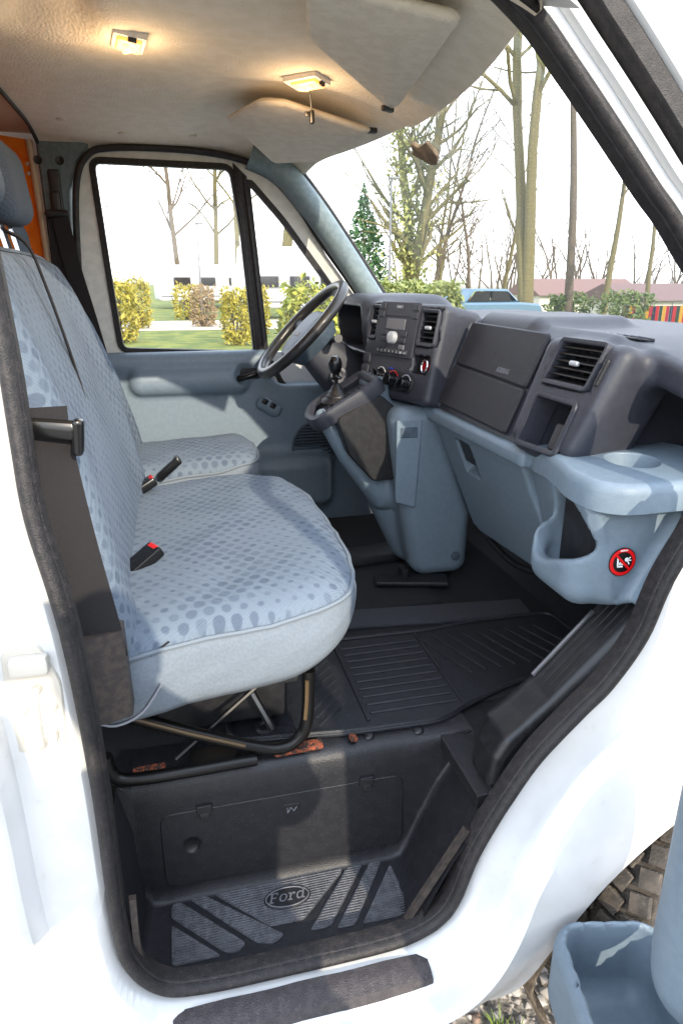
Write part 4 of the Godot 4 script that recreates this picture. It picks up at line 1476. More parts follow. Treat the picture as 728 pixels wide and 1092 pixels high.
	for k in 3:
		var c := Vector3(-0.052 + 0.062 * k, -0.076 - 0.005 * k, 0.014)
		g = G.new()
		g.lathe(pv([0.0, 0.024, 0.014, 0.024, 0.0165, 0.021, 0.019, 0.004, 0.021, 0.0, 0.0, 0.0]), 24, TS * Transform3D(Basis(Vector3.RIGHT, PI / 2), c))
		g.rbox(TS * (c + Vector3(0, 0, 0.027)), Vector3(0.008, 0.034, 0.012), 0.003, TS.basis * Basis(Vector3.BACK, 0.4 - 0.5 * k))
		var kn := part(hp, "heater_knob", g, M.gloss_black)
		g = G.new()
		var arc := PackedVector3Array()
		for j in 17:
			var a := lerpf(0.15, 0.95, j / 16.0) * PI
			arc.append(TS * (c + Vector3(0.0245 * cos(a), 0.0245 * sin(a), 0.0015)))
		g.tube(arc, 0.0016, 6)
		part(kn, "dial_marks", g, [M.silver_print, M.knob_red, M.silver_print][k])
	g = G.new()
	g.tube(PackedVector3Array([TS * Vector3(-0.015, -0.052, 0.0155), TS * Vector3(-0.004, -0.050, 0.0155), TS * Vector3(0.004, -0.052, 0.0155)]), 0.0018, 6)
	part(hp, "cold_mark", g, M.knob_blue)
	# blank switches beside the radio
	for k in 2:
		g = G.new()
		g.rbox(TS * Vector3(-0.143, -0.03 - 0.035 * k, 0.010), Vector3(0.036, 0.026, 0.008), 0.003, TS.basis)
		part(d, "blank_switch", g, M.charcoal_plastic)
	# instruments
	var TI := frame(Vector3(0.722, 1.455, -1.39), Vector3(0, 0, 1), Vector3(0.35, 1, 0))
	g = G.new()
	g.plate(rrect(0.31, 0.12, 0.04), 0.004, 0.0, TI)
	var ins := part(d, "instrument_cluster", g, M.gloss_black)
	for x in [-0.085, 0.085]:
		g = G.new()
		var r2 := PackedVector3Array()
		for k in 24: r2.append(TI * Vector3(x + 0.045 * cos(TAU * k / 24), 0.045 * sin(TAU * k / 24), 0.006))
		g.tube(r2, 0.003, 6, true)
		part(ins, "dial_rim", g, M.silver_print)
	vent(d, frame(Vector3(0.70, 1.455, -1.60), Vector3(0.1, 0, 1), Vector3(0.3, 1, 0)), 0.05, 0.07, 5)
	build_lower(d)

func build_radio(d: Node3D) -> void:
	var r := Node3D.new()
	r.name = "radio"
	d.add_child(r)
	var t := TS * Transform3D(Basis(), Vector3(-0.018, 0.058, 0.010))
	var g := G.new()
	g.plate(rrect(0.186, 0.152, 0.006), 0.005, 0.0015, t)
	part(r, "fascia", g, M.charcoal_plastic)
	g = G.new()
	g.rbox(t * Vector3(-0.005, 0.038, 0.005), Vector3(0.11, 0.005, 0.003), 0.001, t.basis)
	part(r, "disc_slot", g, M.black_plastic)
	g = G.new()
	g.rbox(t * Vector3(-0.005, 0.014, 0.005), Vector3(0.088, 0.030, 0.004), 0.002, t.basis)
	part(r, "display_window", g, M.print_grey)
	g = G.new()
	g.lathe(pv([0.0, 0.016, 0.012, 0.016, 0.0165, 0.013, 0.018, 0.0, 0.0, 0.0]), 24, t * Transform3D(Basis(Vector3.RIGHT, PI / 2), Vector3(-0.004, -0.024, 0.005)))
	part(r, "volume_knob", g, M.silver_print)
	for y in [-0.004, -0.022, -0.040]:
		for s in [-1, 1]:
			g = G.new()
			g.rbox(t * Vector3(0.045 * s - 0.004, y - 0.008, 0.0055), Vector3(0.026, 0.013, 0.006), 0.002, t.basis)
			part(r, "side_button", g, M.charcoal_plastic if y > -0.03 or s < 0 else M.print_grey)
	for k in 8:
		g = G.new()
		g.rbox(t * Vector3(-0.066 + 0.0185 * k, -0.062, 0.0055), Vector3(0.0165, 0.014, 0.006), 0.002, t.basis)
		part(r, "preset_button", g, M.charcoal_plastic)
		text(r, "preset_number", str(k + 1) if k < 6 else ("AM" if k == 6 else "CD"), t * Transform3D(Basis(), Vector3(-0.066 + 0.0185 * k, -0.062, 0.0087)), 0.00035, M.silver_print)
	for s in [-1, 1]:
		for y in [0.062, 0.040]:
			g = G.new()
			g.rbox(t * Vector3(0.078 * s, y, 0.0055), Vector3(0.022, 0.017, 0.006), 0.002, t.basis)
			part(r, "corner_button", g, M.charcoal_plastic)
	g = G.new()
	g.plate(rrect(0.03, 0.010, 0.005), 0.002, 0.0, t * Transform3D(Basis(), Vector3(0, 0.062, 0.005)))
	var b := part(r, "maker_badge", g, M.print_grey)
	text(b, "badge_lettering", "Ford", t * Transform3D(Basis(), Vector3(0, 0.062, 0.0072)), 0.0003, M.silver_print, true)

func build_lower(d: Node3D) -> void:
	# pale grey-blue lower moulding: lip, tray with cup well, bottle bin, end cheek and the centre column
	var fascia := pv([0.722, -0.405, 0.678, -0.24, 0.652, -0.15, 0.654, -0.092, 0.674, -0.070, 0.83, -0.068, 0.83, -0.405])
	var cheek := pv([0.672, 1.232, 0.835, 1.232, 0.738, 1.062, 0.718, 1.062])
	var lower := func(p: Vector3) -> float:
		# lip under the charcoal panel
		var a := sd_box(p, Vector3(0.735, 1.252, -0.66), Vector3(0.058, 0.020, 0.30), 0.014)
		# one moulding from the glovebox to the doorway, leaning forward below
		var w := Vector2(p.x - 0.30 * maxf(0.0, 1.24 - p.y), p.z)
		a = smin(a, ext(sd_poly(w, fascia), p.y, 1.055, 1.270, 0.02), 0.02)
		# shoulder rising towards the windscreen
		a = smin(a, sd_box(p, Vector3(1.02, 1.32, -0.10), Vector3(0.12, 0.10, 0.07), 0.03), 0.06)
		# flange along the doorway, and the sunk cheek between it and the bin
		a = smin(a, sd_cap(p, Vector3(0.865, 1.25, -0.055), Vector3(0.765, 1.075, -0.058), 0.018, 0.016), 0.015)
		a = smax(a, -ext(sd_poly(Vector2(p.x, p.y), cheek), p.z, -0.080, 0.06, 0.016), 0.012)
		# bottle bin swelling out below its mouth
		a = smin(a, sd_box(p, Vector3(0.705, 1.11, -0.178), Vector3(0.060, 0.068, 0.088), 0.045), 0.03)
		# mouth: rounded, its lower rim climbing towards the doorway
		var m := smin(Vector2(p.y - 1.230, p.z + 0.195).length() - 0.036, Vector2(p.y - 1.160, p.z + 0.170).length() - 0.080, 0.05)
		m = smax(m, (1.088 + 0.40 * (p.z + 0.24) - p.y) * 0.9, 0.03)
		a = smax(a, -maxf(m, p.x - 0.735), 0.010)
		a = smax(a, -sd_box(p, Vector3(0.706, 1.135, -0.178), Vector3(0.036, 0.06, 0.070), 0.035), 0.008)
		var slot := sd_box(p, Vector3(0.95, 1.36, -0.19), Vector3(0.05, 0.09, 0.05), 0.02)
		return smax(a, -slot, 0.01)
	part(d, "lower_panel", snet(lower, Vector3(0.60, 0.94, -0.98), Vector3(1.16, 1.40, 0.0), 0.0085), M.blue_plastic)
	build_tray(d)
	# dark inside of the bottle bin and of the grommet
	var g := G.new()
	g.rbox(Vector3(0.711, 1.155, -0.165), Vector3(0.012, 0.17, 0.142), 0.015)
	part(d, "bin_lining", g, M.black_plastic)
	# centre column
	var col := func(p: Vector3) -> float:
		var t := clampf((1.28 - p.y) / 0.55, 0.0, 1.0)
		var x0 := 0.575 + 0.06 * t + 0.04 * t * t
		var x1 := 0.715 + 0.135 * minf(1.0, t * 1.6)
		var q := Vector3(p.x - (x0 + x1) * 0.5, p.y - 1.0, p.z + 1.0 + 0.02 * t)
		var b := sd_box(q, Vector3.ZERO, Vector3((x1 - x0) * 0.5, 0.268, 0.10 - 0.015 * t), 0.045) * 0.88
		# bracket that carries the gear console: a thin crescent
		var c := minf(sd_cap(p, Vector3(0.41, 1.232, -1.03), Vector3(0.485, 1.108, -1.035), 0.022, 0.028), sd_cap(p, Vector3(0.485, 1.108, -1.035), Vector3(0.60, 0.98, -1.05), 0.028, 0.05))
		c = minf(c, sd_cap(p, Vector3(0.60, 0.98, -1.07), Vector3(0.68, 0.80, -1.08), 0.05, 0.045))
		b = smin(b, c, 0.03)
		return smin(b, sd_box(p, Vector3(0.575, 1.30, -1.08), Vector3(0.03, 0.04, 0.08), 0.025), 0.03)
	part(d, "centre_column", snet(col, Vector3(0.36, 0.69, -1.20), Vector3(0.92, 1.42, -0.84), 0.0095), M.blue_plastic)
	# cover plate on the column, with its notch, and screws
	var tc := frame(Vector3(0.628, 1.115, -0.9155), Vector3(1, 0, 0.05), Vector3(-0.2, 1, 0.02))
	g = G.new()
	g.plate(rounded(pv([-0.032, -0.12, 0.028, -0.14, 0.038, 0.12, -0.036, 0.12]), 0.006, 3), 0.010, 0.002, tc * Transform3D(Basis(), Vector3(0, 0, 0.0)))
	var cp := part(d, "column_cover", g, M.blue_plastic)
	g = G.new()
	g.rbox(tc * Vector3(0, 0.085, 0.010), Vector3(0.05, 0.03, 0.004), 0.003, tc.basis)
	part(cp, "cover_notch", g, M.dark_blue_plastic)
	for p in [Vector3(0.80, 0.80, -0.928), Vector3(0.778, 1.10, -0.0435)]:
		g = G.new()
		var st := Transform3D(Basis(Vector3.RIGHT, PI / 2) * Basis(Vector3.UP, 0.0), p)
		g.lathe(pv([0.0, 0.002, 0.007, 0.002, 0.008, 0.006, 0.013, 0.004, 0.015, -0.004]), 16, st)
		part(d, "trim_screw", g, M.dark_blue_plastic)
	# glovebox lid: sloping panel with a recessed pull
	var TG := frame(Vector3(0.765, 1.115, -0.655), Vector3(0, 0, 1), Vector3(-0.42, 1, 0))
	var TGi := TG.affine_inverse()
	var lidp := pv([-0.262, 0.128, 0.245, 0.128, 0.262, -0.05, 0.285, -0.165, 0.20, -0.195, -0.20, -0.228, -0.245, -0.215])
	var lid := func(p: Vector3) -> float:
		var q := TGi * p
		var a := ext(sd_poly(Vector2(q.x, q.y), lidp), q.z, -0.03, 0.012 , 0.010)
		var h := sd_box(q, Vector3(-0.085, 0.052, 0.012), Vector3(0.046, 0.050, 0.030), 0.012)
		return smax(a, -h, 0.006)
	var gl := part(d, "glovebox_lid", snet(lid, Vector3(0.62, 0.86, -0.95), Vector3(0.94, 1.27, -0.34), 0.0085), M.blue_plastic)
	g = G.new()
	g.rbox(TG * Vector3(-0.085, 0.064, 0.001), Vector3(0.090, 0.068, 0.006), 0.003, TG.basis)
	part(gl, "pull_recess", g, M.black_plastic)
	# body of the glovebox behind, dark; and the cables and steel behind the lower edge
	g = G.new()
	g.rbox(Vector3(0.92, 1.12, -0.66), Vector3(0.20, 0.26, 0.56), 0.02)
	part(d, "glovebox_body", g, M.black_plastic)
	g = G.new()
	g.tube(crom(pts3([0.86, 0.90, -0.90, 0.90, 0.84, -0.75, 0.95, 0.86, -0.6, 0.93, 0.95, -0.42]), 5), 0.010, 7)
	g.tube(crom(pts3([0.90, 0.95, -0.85, 0.98, 0.88, -0.72, 0.96, 0.90, -0.5]), 5), 0.007, 7)
	part(d, "wiring_loom", g, M.black_plastic)
	# grommet slot on the shoulder by the door
	g = G.new()
	g.plate(rrect(0.03, 0.06, 0.012), 0.004, 0.001, frame(Vector3(0.945, 1.335, -0.10), Vector3(1, 0, 0.3), Vector3(0, 1, 0)))
	part(d, "shoulder_slot", g, M.black_plastic)
	build_console(d)
	build_sticker()

func build_console(d: Node3D) -> void:
	# gear console: a charcoal tray on the bracket, near edge ribbed
	var tc := frame(Vector3(0.478, 1.283, -1.055), Vector3(0.82, 0.50, 0.0), Vector3(0, 0, -1))
	# local x: up the slope towards the dash, y: towards the driver, z: up
	var g := G.new()
	var o := rounded(pv([-0.115, -0.075, 0.10, -0.09, 0.10, 0.10, -0.09, 0.11, -0.125, 0.02]), 0.03, 5)
	var ring := PackedVector3Array()
	for p in o: ring.append(tc * Vector3(p.x, p.y, 0))
	g.sweep(ring, pv([-0.022, -0.002, -0.016, 0.010, -0.006, 0.014, 0.004, 0.010, 0.008, -0.004, 0.004, -0.03]), tc.basis.z, true)
	g.plate(G.inset(o, 0.01), 0.006, 0.0, tc * Transform3D(Basis(), Vector3(0, 0, -0.02)))
	var c := part(d, "gear_console", g, M.charcoal_plastic, 50)
	for k in 9:
		g = G.new()
		g.rbox(tc * Vector3(-0.07 + 0.014 * k, -0.062, 0.012), Vector3(0.005, 0.03, 0.006), 0.002, tc.basis, 1)
		part(c, "console_rib", g, M.black_plastic)
	# dark storage bin between console and column
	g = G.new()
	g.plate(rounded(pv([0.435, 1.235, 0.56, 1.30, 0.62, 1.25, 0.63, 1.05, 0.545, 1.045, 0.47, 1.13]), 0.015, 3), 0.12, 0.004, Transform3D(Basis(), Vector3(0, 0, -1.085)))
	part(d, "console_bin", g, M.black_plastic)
	# boot
	var gl := thing("gear_lever", "black gear lever with ball knob on the console", "gear lever", tc * Vector3(-0.02, 0.03, 0.0))
	g = G.new()
	var bp := tc * Vector3(-0.02, 0.03, -0.01)
	var ax := Vector3(-0.06, 1, 0.02).normalized()
	var bt := Transform3D(Basis(Quaternion(Vector3.UP, ax)).scaled(Vector3.ONE * 0.74), bp)
	g.lathe(pv([0.066, 0.0, 0.062, 0.012, 0.05, 0.016, 0.047, 0.026, 0.038, 0.028, 0.034, 0.040, 0.026, 0.044, 0.020, 0.058, 0.013, 0.064, 0.010, 0.07]), 20, bt)
	part(gl, "boot", g, M.black_plastic, 60)
	g = G.new()
	g.lathe(pv([0.008, 0.06, 0.008, 0.085, 0.022, 0.088, 0.024, 0.094, 0.015, 0.10, 0.014, 0.108, 0.021, 0.118, 0.026, 0.134, 0.027, 0.15, 0.024, 0.164, 0.016, 0.174, 0.0, 0.178]), 24, bt)
	part(gl, "knob", g, M.gloss_black, 50)
	g = G.new()
	g.lathe(pv([0.0, 0.1785, 0.010, 0.1775, 0.011, 0.176]), 16, bt)
	part(gl, "shift_pattern", g, M.silver_print)

func build_sticker() -> void:
	# round airbag warning label on the end cheek
	var s := thing("warning_sticker", "round red and black airbag child seat warning sticker beside the doorway", "sticker", Vector3(0.726, 1.142, -0.075))
	var fr := frame(Vector3(0.726, 1.142, -0.0755), Vector3(1, 0, 0), Vector3(0, 1, 0)).scaled_local(Vector3(0.76, 0.76, 1))
	var disc := func(r: float, z: float, th := 0.0012) -> G:
		var g := G.new()
		var p := PackedVector2Array()
		for k in 40: p.append(Vector2(r * cos(TAU * k / 40), r * sin(TAU * k / 40)))
		g.plate(p, th, 0.0, fr * Transform3D(Basis(), Vector3(0, 0, z)))
		return g
	part(s, "black_edge", disc.call(0.0345, 0.0), M.sticker_black)
	part(s, "red_ring", disc.call(0.0325, 0.0006), M.sticker_red)
	part(s, "black_field", disc.call(0.0245, 0.0012), M.sticker_black)
	var bar := func(x0: float, y0: float, x1: float, y1: float, w: float, z: float, m: Material, nm: String) -> void:
		var g := G.new()
		var a := Vector2(x0, y0); var b := Vector2(x1, y1)
		var n := (b - a).normalized().orthogonal() * w * 0.5
		g.plate(PackedVector2Array([a + n, b + n, b - n, a - n]), 0.0008, 0.0, fr * Transform3D(Basis(), Vector3(0, 0, z)))
		part(s, nm, g, m)
	# seat with a child, and the bag bursting
	bar.call(-0.014, 0.012, -0.012, -0.010, 0.004, 0.0018, M.sticker_white, "seat_mark")
	bar.call(-0.013, -0.010, 0.001, -0.010, 0.004, 0.0018, M.sticker_white, "seat_mark")
	bar.call(-0.008, 0.0, -0.006, -0.006, 0.005, 0.0018, M.sticker_white, "seat_mark")
	bar.call(-0.006, -0.005, 0.002, -0.004, 0.004, 0.0018, M.sticker_white, "seat_mark")
	var g := G.new()
	var hp := PackedVector2Array()
	for k in 14: hp.append(Vector2(0.009 + 0.005 * cos(TAU * k / 14), 0.006 + 0.005 * sin(TAU * k / 14)))
	g.plate(hp, 0.0008, 0.0, fr * Transform3D(Basis(), Vector3(0, 0, 0.0018)))
	part(s, "head_mark", g, M.sticker_white)
	bar.call(0.012, 0.002, 0.017, -0.006, 0.003, 0.0018, M.sticker_white, "bag_mark")
	bar.call(0.013, 0.007, 0.019, 0.011, 0.003, 0.0018, M.sticker_white, "bag_mark")
	bar.call(0.014, 0.004, 0.021, 0.003, 0.003, 0.0018, M.sticker_white, "bag_mark")
	bar.call(-0.0185, 0.0185, 0.0185, -0.0185, 0.0055, 0.0027, M.sticker_red, "slash_bar")
	text(s, "lettering", "AIRBAG", Transform3D(fr.basis, fr * Vector3(0, 0.0285, 0.0020) - s.position), 0.00022, M.sticker_white)

func build_steering() -> void:
	var C := Vector3(0.42, 1.45, -1.385)
	var s := thing("steering_wheel", "dark grey three spoke steering wheel worn shiny on its rim", "steering wheel", C)
	var ax := Vector3(-0.72, 0.70, 0.0).normalized()
	var t := frame(C, Vector3(0, 0, 1), Vector3(0.70, 0.72, 0))
	# local z = t.basis.z: towards the driver
	var zs := 1.0 if t.basis.z.dot(ax) > 0 else -1.0
	var R := 0.188
	var g := G.new()
	var ring := PackedVector3Array()
	for k in 64: ring.append(t * Vector3(R * cos(TAU * k / 64), R * sin(TAU * k / 64), 0))
	g.tube(ring, 0.0175, 14, true)
	part(s, "rim", g, M.wheel_leather)
	# boss pad
	g = G.new()
	var outl := rounded(pv([-0.125, 0.02, -0.09, 0.09, 0.09, 0.09, 0.125, 0.02, 0.075, -0.105, -0.075, -0.105]), 0.045, 5)
	var rows := []
	for l in [[-0.06, 0.02], [-0.03, 0.004], [-0.012, 0.0], [0.0, 0.003], [0.008, 0.012], [0.013, 0.03], [0.015, 0.05]]:
		var row := PackedVector3Array()
		for p in G.inset(outl, l[1]): row.append(t * Vector3(p.x, p.y, (l[0] - 0.012) * zs))
		rows.append(row)
	g.loft(rows, true)
	g.fan(rows[-1]); g.fan(rows[0], true)
	var pad := part(s, "boss_pad", g, M.dark_blue_plastic, 60)
	text(pad, "boss_lettering", "AIRBAG", Transform3D(t.basis if zs > 0 else t.basis * Basis(Vector3.UP, PI), t * Vector3(0, -0.02, 0.0045 * zs) - C), 0.0009, M.print_grey)
	for a in [0.12, PI - 0.12, -PI / 2]:
		g = G.new()
		var dir := Vector3(cos(a), sin(a), 0)
		rows = []
		for q in [[0.06, 0.034, -0.03], [0.11, 0.026, -0.024], [0.15, 0.02, -0.012], [0.185, 0.018, -0.002]]:
			var side := Vector3(-dir.y, dir.x, 0)
			var row := PackedVector3Array()
			for k in 8:
				var b := TAU * k / 8
				row.append(t * (dir * q[0] + side * q[1] * cos(b) + Vector3(0, 0, (q[2] + 0.009 * sin(b)) * zs)))
			rows.append(row)
		g.loft(rows, true)
		part(s, "spoke", g, M.black_plastic, 60)
	# column shroud and stalks
	var sh := thing("steering_column", "grey steering column cowl with control stalks below the wheel", "steering column", C - ax * 0.10)
	g = G.new()
	rows = []
	for q in [[0.045, 0.055, 0.05], [0.06, 0.075, 0.065], [0.12, 0.085, 0.075], [0.20, 0.085, 0.085], [0.30, 0.08, 0.08], [0.40, 0.06, 0.06]]:
		var row := PackedVector3Array()
		for k in 16:
			var b := TAU * k / 16
			row.append(t * Vector3(q[1] * signf(cos(b)) * pow(absf(cos(b)), 0.7), q[2] * signf(sin(b)) * pow(absf(sin(b)), 0.7) - 0.01, -q[0] * zs))
		rows.append(row)
	g.loft(rows, true)
	g.fan(rows[0], true)
	part(sh, "cowl", g, M.charcoal_plastic, 60)
	for sd in [-1, 1]:
		g = G.new()
		g.tube(PackedVector3Array([t * Vector3(0.07 * sd, 0.03, -0.08 * zs), t * Vector3(0.12 * sd, 0.04, -0.075 * zs), t * Vector3(0.17 * sd, 0.045, -0.07 * zs)]), [0.009, 0.009, 0.013], 10)
		part(sh, "stalk", g, M.black_plastic)
	g = G.new()
	g.lathe(pv([0.0, 0.0, 0.026, 0.0, 0.028, 0.01, 0.02, 0.012, 0.012, 0.004]), 20, Transform3D(Basis(Vector3.RIGHT, PI / 2) * Basis(Vector3.UP, 0.4), t * Vector3(0.088, -0.03, -0.17 * zs)))
	part(sh, "ignition_ring", g, M.print_grey)

func build_tray(d: Node3D) -> void:
	# shelf by the door with a round cup well
	var N := 96
	var outl := resample(rounded(pv([0.705, -0.385, 0.668, -0.24, 0.645, -0.14, 0.655, -0.075, 0.70, -0.045, 0.80, -0.047, 0.95, -0.045, 0.97, -0.385]), 0.035, 6), N)
	var C := Vector2(0.792, -0.172)
	var circ := PackedVector2Array()
	for k in N: circ.append(C + Vector2(cos(TAU * k / N), sin(TAU * k / N)) * 0.047)
	outl = align(outl, circ)
	var top := func(p: Vector2) -> float: return 1.288 + 0.06 * clampf(-0.05 - p.y, 0.0, 0.15) - 0.13 * maxf(0.0, -0.25 - p.y)
	var rows := []
	for l in [[0.058, 0.014], [0.050, 0.0], [0.018, 0.0], [0.008, 0.003], [0.002, 0.008], [0.0, 0.015]]:
		var row := PackedVector3Array()
		for p in G.inset(outl, l[1]): row.append(Vector3(p.x, top.call(p) - l[0], p.y))
		rows.append(row)
	for l in [[0.0, 1.06], [0.001, 1.02], [0.004, 1.0], [0.06, 0.88], [0.064, 0.82], [0.064, 0.0]]:
		var row := PackedVector3Array()
		for p in circ:
			var q: Vector2 = C + (p - C) * l[1]
			row.append(Vector3(q.x, top.call(q) - l[0], q.y))
		rows.append(row)
	var g := G.new()
	g.loft(rows, true)
	part(d, "door_end_tray", g, M.blue_plastic, 45)

# ================================================================ seats and loose things in the cab
func seat_cushion(parent: Node3D, outline: PackedVector2Array, y0: float, fab: Material, side: Material) -> void:
	var nz := FastNoiseLite.new()
	nz.seed = 4; nz.frequency = 7.0; nz.fractal_octaves = 2
	var xs := []
	for p in outline: xs.append(p.x)
	var xf: float = xs.max()
	var bump := func(q: Vector3) -> Vector3:
		var k := clampf((q.y - y0 + 0.14) / 0.17, 0.0, 1.0)
		var dy := 0.085 * (q.x - 0.10) + 0.055 * smoothstep(xf - 0.17, xf, q.x) * (1.0 - k)
		var n := nz.get_noise_3d(q.x, q.y * 2.0, q.z)
		# drawn folds in the skirt
		var fold := (1.0 - k) * k * 4.0 * 0.006 * absf(nz.get_noise_3d(q.x * 1.6 + q.y * 2.5, q.y * 5.0 - q.x, q.z * 1.6))
		return Vector3(0.004 * n, dy + 0.006 * n, 0.004 * nz.get_noise_3d(q.x + 9.0, q.y * 2.0, q.z) - fold)
	var r := pillow(outline, [[y0 - 0.135, 0.055], [y0 - 0.125, 0.02], [y0 - 0.11, 0.009], [y0 - 0.095, 0.004], [y0 - 0.08, 0.001], [y0 - 0.065, 0.0], [y0 - 0.05, 0.0], [y0 - 0.035, 0.0], [y0 - 0.02, 0.002], [y0 - 0.008, 0.004], [y0, 0.008]], [[y0, 0.008], [y0 + 0.012, 0.011], [y0 + 0.026, 0.022], [y0 + 0.037, 0.042], [y0 + 0.043, 0.065]], 0.007, bump)
	part(parent, "cushion_side", r[0], side, 60)
	part(parent, "cushion_top", r[1], fab, 60)
	var g := G.new()
	var ring := PackedVector3Array()
	for p in G.inset(outline, 0.005):
		var q := Vector3(p.x, y0, p.y)
		ring.append(q + bump.call(q))
	g.tube(ring, 0.0045, 6, true)
	part(parent, "cushion_piping", g, M.piping)

func seat_back(parent: Node3D, base: Vector3, top: Vector3, v0: float, v1: float, thick: float, fab: Material, side: Material) -> void:
	var up := (top - base).normalized()
	var fw := Vector3(up.y, -up.x, 0)
	var t := Transform3D(Basis(up, fw, up.cross(fw)), base)
	var L := base.distance_to(top)
	var nz := FastNoiseLite.new()
	nz.seed = 14; nz.frequency = 6.0
	var mid := (v0 + v1) * 0.5
	var half := (v1 - v0) * 0.5
	var bump := func(q: Vector3) -> Vector3:
		var e := absf(q.z - mid) / half
		# bolsters at the sides, lumbar swell
		return Vector3(0, (0.018 * smoothstep(0.55, 0.85, e) + 0.02 * sin(clampf(q.x / L, 0, 1) * PI)) * smoothstep(-0.06, 0.0, q.y) + 0.004 * nz.get_noise_3d(q.x, q.y, q.z), 0)
	var outl := crom2(pv([-0.04, v0, L * 0.35, v0 - 0.004, L * 0.7, v0 + 0.012, L * 0.92, v0 + 0.05, L, v0 + 0.13, L + 0.005, mid, L, v1 - 0.13, L * 0.92, v1 - 0.05, L * 0.7, v1 - 0.012, L * 0.35, v1 + 0.004, -0.04, v1, -0.06, mid]), 6, true)
	var r := pillow(outl, [[-thick, 0.03], [-thick + 0.012, 0.008], [-thick * 0.6, 0.0], [-0.03, 0.0], [-0.012, 0.004]], [[-0.012, 0.004], [0.0, 0.010], [0.012, 0.024], [0.018, 0.045], [0.020, 0.07]], 0.006, bump)
	part(parent, "backrest_side", r[0].xf(t), side, 60)
	var back: G = G.new()
	back.fan(PackedVector3Array(Array(outl).map(func(p): return t * Vector3(p.x, -thick + 0.004, p.y))))
	part(parent, "backrest_rear", back, side)
	part(parent, "backrest_front", r[1].xf(t), fab, 60)
	var g := G.new()
	var ring := PackedVector3Array()
	for p in outl:
		var q := Vector3(p.x, -0.012, p.y)
		ring.append(t * (q + bump.call(q)))
	g.tube(ring, 0.0045, 6, true)
	part(parent, "backrest_piping", g, M.piping)

func headrest(parent: Node3D, x: float, y: float, z: float) -> void:
	var h := Node3D.new()
	h.name = "headrest"
	parent.add_child(h, true)
	var f := func(p: Vector3) -> float:
		var q := p - Vector3(x, y, z)
		q.x += 0.12 * q.y
		return sd_box(q, Vector3.ZERO, Vector3(0.046, 0.085, 0.125), 0.042)
	part(h, "cushion", snet(f, Vector3(x - 0.08, y - 0.11, z - 0.16), Vector3(x + 0.08, y + 0.11, z + 0.16), 0.012), M.headrest_fabric)
	for s in [-0.06, 0.06]:
		var g := G.new()
		g.tube(pts3([x - 0.005, y - 0.07, z + s, x + 0.02, y - 0.20, z + s]), 0.007, 8)
		part(h, "post", g, M.chrome)

